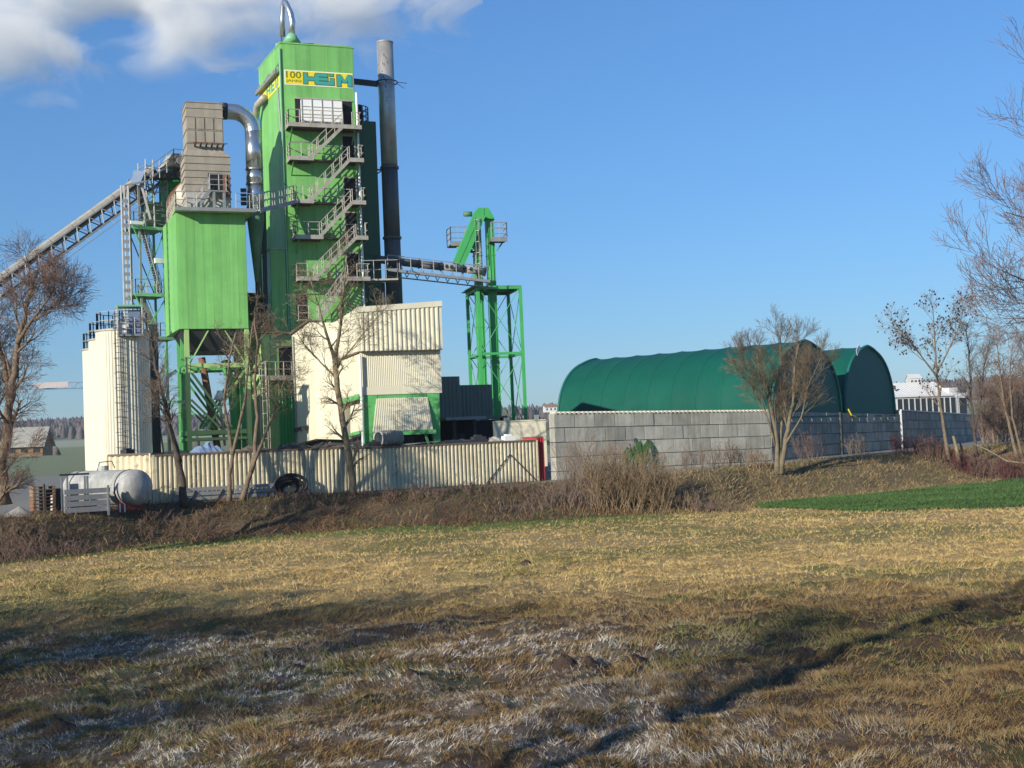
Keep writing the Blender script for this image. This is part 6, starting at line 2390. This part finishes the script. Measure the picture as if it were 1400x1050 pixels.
for i, (px, d, h, lab) in enumerate(((1345, 118, 86, 'brown leafless thicket tree behind the dark block wall end'), (1372, 122, 96, 'brown leafless thicket tree standing in the right thicket middle'), (1398, 116, 100, 'brown leafless thicket tree at the far right behind the others'), (1360, 108, 70, 'low brown thicket tree among the right trunks'), (1384, 110, 92, 'brown leafless thicket tree between the pale trunks and the edge'), (1412, 112, 105, 'brown leafless thicket tree beyond the right edge of the wall'))):
    y0 = 618
    tree('thicket_tree', lab, [(PP(d, (px, y0), (px - 3, y0 - h * .5), (px - 6, y0 - h)), .13, .03), (PP(d, (px + 3, y0), (px + 8, y0 - h * .5), (px + 9, y0 - h * .85)), .1, .03)],
         [(20, .08, (.35, .9), 2.1, 5, .1, .12, .5), (7, .15, (.4, .9), 1.2, 4, .05, .14, .6), (5, .2, (.4, .9), .7, 3, .03, .16, .7)], M['bark'], M['twig_r'], 40 + i, group='thicket at the right edge')
# pale fallen log / broken posts
for i, (pa, pb, d, r, lab) in enumerate((((1311, 628), (1303, 596), 95.5, .13, 'broken pale tree stub right of the slender tree, left one'), ((1316, 622), (1313, 606), 96.5, .1, 'shorter broken pale stub right of the slender tree'))):
    a, b = P(pa[0], pa[1], d), P(pb[0], pb[1], d)
    o = MB().path([a - ZV * .3, a.lerp(b, .5) + V((.03, 0, 0)), b], [r * 1.2, r, r * .8], 8).build('tree_stub', M['bark_y'])
    tag(o, lab, 'stump')
o = MB().path([P(1330, 606, 94), P(1350, 615, 93.5), P(1376, 630, 93), P(1405, 634, 92.5)], [.03, .05, .06, .07], 6).build('fallen_branch', M['bark_y'], smooth=True)
tag(o, 'pale fallen branch lying in the red shrubs at right', 'branch')

# big overhanging tree at the right, trunk outside the picture
S_OVER = [(6, .3, (.4, .9), 3.0, 7, .06, .08, .5), (6, .2, (.35, .8), 1.8, 6, .10, .10, .55), (5, .15, (.35, .8), 1.05, 5, .09, .11, .6), (2, .15, (.35, .8), .6, 3, .08, .13, .65)]
tree('overhanging_tree', 'large leafless tree reaching in from the right edge against the sky',
     [(PP(46, (1560, 690), (1552, 560), (1542, 430), (1530, 320), (1516, 200), (1500, 90)), .33, .09),
      (PP(46, (1542, 450), (1490, 420, -.5), (1445, 400, -1), (1405, 385, -1.4), (1375, 372, -1.8)), .11, .02),
      (PP(46, (1538, 410), (1480, 350, .5), (1445, 315, .8), (1408, 300, 1.2), (1375, 290, 1.4)), .10, .02),
      (PP(46, (1530, 340), (1490, 260, -.6), (1452, 200, -1), (1425, 130, -1.3)), .09, .02),
      (PP(46, (1544, 460), (1490, 450, .6), (1440, 440, 1), (1395, 440, 1.2)), .08, .02)],
     S_OVER, M['bark_d'], M['twig_r'], 55)


# ------------------------------------------------------------------ shrubs
def shrub(name, label, px, py, d, spread, h, stems, seed, twigm, group=None, lean=.5):
    rnd = random.Random(seed)
    c = P(px, py, d)
    c.z = float(H(c.x, c.y)) - .05
    trunks = []
    t = thing(name, label, 'shrub', c, group=group)
    limbs = []
    st = MB()
    for i in range(stems):
        p = c + V((rnd.uniform(-.5, .5) * spread, rnd.uniform(-.35, .35) * spread, 0))
        p.z = float(H(p.x, p.y)) - .05
        a = rnd.uniform(0, 2 * math.pi)
        d_ = V((math.cos(a) * lean * rnd.random(), math.sin(a) * lean * rnd.random(), 1)).normalized()
        l = h * rnd.uniform(.5, 1.15)
        r = rnd.uniform(.012, .026)
        pts, rad = [p], [r]
        for j in range(4):
            d_ = (d_ + rvec(rnd) * .09 + ZV * .03).normalized()
            p = p + d_ * (l / 4)
            pts.append(p)
            rad.append(max(.006, r * (1 - .75 * (j + 1) / 4)))
        st.path(pts, rad, 4, cap=False)
        grow(rnd, limbs, pts, rad, 0, [(5, .2, (.25, .7), h * .32, 3, .06, .12, .6), (3, .2, (.3, .8), h * .16, 2, .03, .15, .7)], None)
    st.build('stem', twigm, t)['kind'] = 'stuff'
    tw = MB()
    for lev, pts, rad in limbs:
        tw.path(pts, rad, 3, cap=False)
    o = tw.build('twigs', twigm, t)
    o['kind'] = 'stuff'


M['sh_y'] = mat('ochre_brown_twig', (.235, .165, .095), .95, var=.3, scale=1)
M['sh_g'] = mat('grey_brown_twig', (.19, .14, .105), .95, var=.3, scale=1)
M['sh_r'] = mat('dark_red_twig', (.125, .045, .042), .9, var=.3, scale=1)
for i, (px, py, d, sp, h, n, m_, lab) in enumerate((
        (802, 700, 72.5, 2.6, 3.9, 55, 'sh_g', 'tall grey brown leafless shrub before the left corner of the block wall'),
        (843, 700, 72.2, 2.8, 3.4, 150, 'sh_y', 'dense tan leafless shrub in front of the green graffiti'),
        (884, 700, 72.6, 2.6, 2.8, 140, 'sh_y', 'dense tan leafless shrub just right of the graffiti'),
        (768, 705, 72.5, 2.0, 1.4, 36, 'sh_g', 'low grey leafless shrub below the end of the red container'),
        (930, 702, 72.6, 2.4, 1.1, 60, 'sh_y', 'low tan leafless shrub sloping down right of the dense shrubs'),
        (715, 708, 72, 2.6, .6, 30, 'sh_g', 'low brown shrub at the left end of the bush clump'),
        (985, 706, 71, 3, .7, 55, 'twig_r', 'flattened dark twiggy shrub at the tip of the bush clump'))):
    shrub('leafless_shrub', lab, px, py, d, sp, h, n, 70 + i, M[m_], group='shrubs before the block wall', lean=.75)
for i, (px, d, h, m_, lab) in enumerate(((985, 85, 1.7, 'sh_g', 'thin grey shrub against the block wall right of the graffiti'), (1012, 86, 1.5, 'sh_g', 'thin grey shrub against the block wall left of the broad tree'), (1108, 92, 2.0, 'twig_r', 'brown shrub at the foot of the shaded block wall right of the broad tree'),
        (1035, 85, 1.3, 'sh_y', 'small ochre shrub close left of the broad tree foot'), (1175, 100, 1.5, 'twig', 'dark low shrub below the smaller hall gable'), (950, 82, 1.6, 'sh_g', 'thin grey shrub before the middle of the block wall'))):
    shrub('wall_shrub', lab, px, 640, d, 1.6, h, 26, 90 + i, M[m_], group='thin shrubs along the block wall')
for i, (px, d, h, lab) in enumerate(((1252, 97, 1.4, 'dark red leafless shrub at the block wall corner'), (1283, 96.5, 1.5, 'dark red leafless shrub around the foot of the slender tree'), (1322, 96, 1.5, 'dark red leafless shrub right of the broken stubs'), (1352, 95.5, 1.6, 'dark red leafless shrub below the paired pale trunks'), (1388, 95, 1.7, 'dark red leafless shrub at the right edge'))):
    shrub('red_shrub', lab, px, 630, d, 3.4, h, 85, 110 + i, M['sh_r'] if i % 2 == 0 else M['twig_r'], group='red shrubs at the right')
for i, (px, d, h, lab) in enumerate(((10, 57.5, 1.2, 'brown bramble mound at the lower left edge'), (60, 60, .9, 'low brown bramble mound below the gravel heap'), (230, 68, .8, 'low reddish bramble clump below the leaning tree'), (420, 71.5, .9, 'low dark bramble clump below the hose coil'), (560, 74, .9, 'low dark bramble clump below the cream container middle'), (690, 75, .8, 'low brown bramble clump left of the bush clump'))):
    shrub('bramble', lab, px, 700, d, 4.5, h, 70, 130 + i, M['twig_r'], group='brambles on the bank', lean=1.6)

# trees behind the viewer whose shadows cross the meadow
S_SH = [(15, .2, (.4, 1.0), 4.2, 6, .05, .10, .55), (8, .2, (.4, .9), 2.4, 5, .05, .13, .6), (5, .2, (.4, .9), 1.3, 4, .03, .16, .65), (4, .2, (.4, .9), .75, 2, 0, .2, .7)]
sh = [(-17.5, -4.5, 21, .42, 'tall bare tree beside the viewpoint casting the long trunk shadow')]
_ord = ['first', 'second', 'third', 'fourth', 'fifth', 'sixth', 'seventh', 'eighth', 'ninth']
for j_, (c_, h_) in enumerate(((-37, 10.5), (-32.5, 12.5), (-28, 11.5))):
    a_ = -13 + 1.5 * math.sin(j_ * 2.1)
    sh.append((.63 * a_ + .777 * c_, .777 * a_ - .63 * c_, h_, .34, 'bare tree in the front row left of the viewpoint, %s from the far end' % _ord[j_]))
for j_, (c_, h_) in enumerate(((-33, 12), (-26, 12.5), (-20, 12))):
    a_ = -22 + 1.5 * math.cos(j_ * 1.7)
    sh.append((.63 * a_ + .777 * c_, .777 * a_ - .63 * c_, h_, .34, 'bare tree in the back row left of the viewpoint, %s from the far end' % _ord[j_]))
proto = None
for i, (x, y, h, r, lab) in enumerate(sh):
    z = float(H(x, y)) - .1
    b = V((x, y, z))
    if proto is None or i == 1:
        proto = tree('shade_tree', lab, [([b, b + V((.2, .1, h * .3)), b + V((-.1, .2, h * .65)), b + V((.2, 0, h))], r, .06)], S_SH, M['bark'], M['twig'], 200 + i, group='roadside trees behind the viewpoint')
    else:
        c = proto.copy()
        COL.objects.link(c)
        c.location = b
        c.rotation_euler = (0, 0, 1.3 * i)
        s_ = h / sh[1][2]
        c.scale = (s_, s_, s_)
        c['label'] = lab
        for ch in list(proto.children):
            d = ch.copy()
            COL.objects.link(d)
            d.parent = c


# ------------------------------------------------------------------ steam and haze
def make_steam():
    x0, x1, y0, y1, z0, z1 = -125, -2, 170, 186, 50, 84
    c = V(((x0 + x1) / 2, (y0 + y1) / 2, (z0 + z1) / 2))
    o = MB().box(V((x0, y0, z0)), V((x1 - x0, 0, 0)), V((0, y1 - y0, 0)), V((0, 0, z1 - z0))).build('steam_cloud', None)
    m = bpy.data.materials.new('steam')
    m.use_nodes = True
    n, l = m.node_tree.nodes, m.node_tree.links
    for q in list(n):
        if q.type == 'BSDF_PRINCIPLED':
            n.remove(q)
    out = [q for q in n if q.type == 'OUTPUT_MATERIAL'][0]
    pv = n.new('ShaderNodeVolumePrincipled')
    pv.inputs['Color'].default_value = (.997, .997, .998, 1)
    pv.inputs['Anisotropy'].default_value = -0.4
    l.new(pv.outputs[0], out.inputs['Volume'])
    tc = n.new('ShaderNodeTexCoord')
    sep = n.new('ShaderNodeSeparateXYZ')
    l.new(tc.outputs['Object'], sep.inputs[0])
    def math_(op, a, b=None, clamp=False):
        k = n.new('ShaderNodeMath')
        k.operation = op
        k.use_clamp = clamp
        for i, v in enumerate((a, b)):
            if v is None:
                continue
            if isinstance(v, (int, float)):
                k.inputs[i].default_value = v
            else:
                l.new(v, k.inputs[i])
        return k.outputs[0]
    nz = n.new('ShaderNodeTexNoise')
    nz.inputs['Scale'].default_value = 0.10
    nz.inputs['Detail'].default_value = 6
    nz.inputs['Roughness'].default_value = 0.62
    nz.inputs['Distortion'].default_value = 0.6
    mp = n.new('ShaderNodeMapping')
    mp.inputs['Location'].default_value = STEAM_OFF
    mp.inputs['Scale'].default_value = (.75, .8, 1.25)
    l.new(tc.outputs['Object'], mp.inputs['Vector'])
    l.new(mp.outputs['Vector'], nz.inputs['Vector'])
    # ragged lower edge, a clear gap in the left part, thinning towards the right end
    edge = math_('MULTIPLY_ADD', sep.outputs['X'], 0.05)
    edge.node.inputs[2].default_value = 55.6 + 0.05 * 70
    hgt = math_('MINIMUM', math_('DIVIDE', math_('SUBTRACT', sep.outputs['Z'], edge), 7.0), 1.0)
    right = math_('MULTIPLY', math_('ADD', sep.outputs['X'], 10.0), -1 / 40.0, True)
    gx = math_('DIVIDE', math_('ADD', sep.outputs['X'], 56.5), 8.0)
    gz = math_('DIVIDE', math_('SUBTRACT', sep.outputs['Z'], 64.8), 4.2)
    gap = math_('SUBTRACT', 1.0, math_('ADD', math_('MULTIPLY', gx, gx), math_('MULTIPLY', gz, gz)), True)
    d = math_('ADD', math_('MULTIPLY', hgt, .24), math_('MULTIPLY', right, .09))
    d = math_('SUBTRACT', d, math_('MULTIPLY', gap, .42))
    d = math_('ADD', d, nz.outputs['Fac'])
    d = math_('MULTIPLY', math_('SUBTRACT', d, .675), 3.2, True)
    d = math_('MULTIPLY', d, .26)
    l.new(d, pv.inputs['Density'])
    o.data.materials.clear()
    o.data.materials.append(m)
    tag(o, 'pale steam drifting across the blue sky above the plant', kind='stuff')


STEAM_OFF = (3.0, 1.0, 7.0)
make_steam()


def make_haze():
    o = MB().box(V((-2650, -640, -6)), V((5300, 0, 0)), V((0, 3700, 0)), V((0, 0, 53.9))).build('haze', None)
    m = bpy.data.materials.new('haze_air')
    m.use_nodes = True
    n, l = m.node_tree.nodes, m.node_tree.links
    for q in list(n):
        if q.type == 'BSDF_PRINCIPLED':
            n.remove(q)
    out = [q for q in n if q.type == 'OUTPUT_MATERIAL'][0]
    pv = n.new('ShaderNodeVolumePrincipled')
    pv.inputs['Color'].default_value = (.80, .89, 1.0, 1)
    pv.inputs['Density'].default_value = 0.00015
    pv.inputs['Anisotropy'].default_value = 0.2
    l.new(pv.outputs[0], out.inputs['Volume'])
    o.data.materials.clear()
    o.data.materials.append(m)
    tag(o, 'thin winter haze over the valley', kind='stuff')


make_haze()
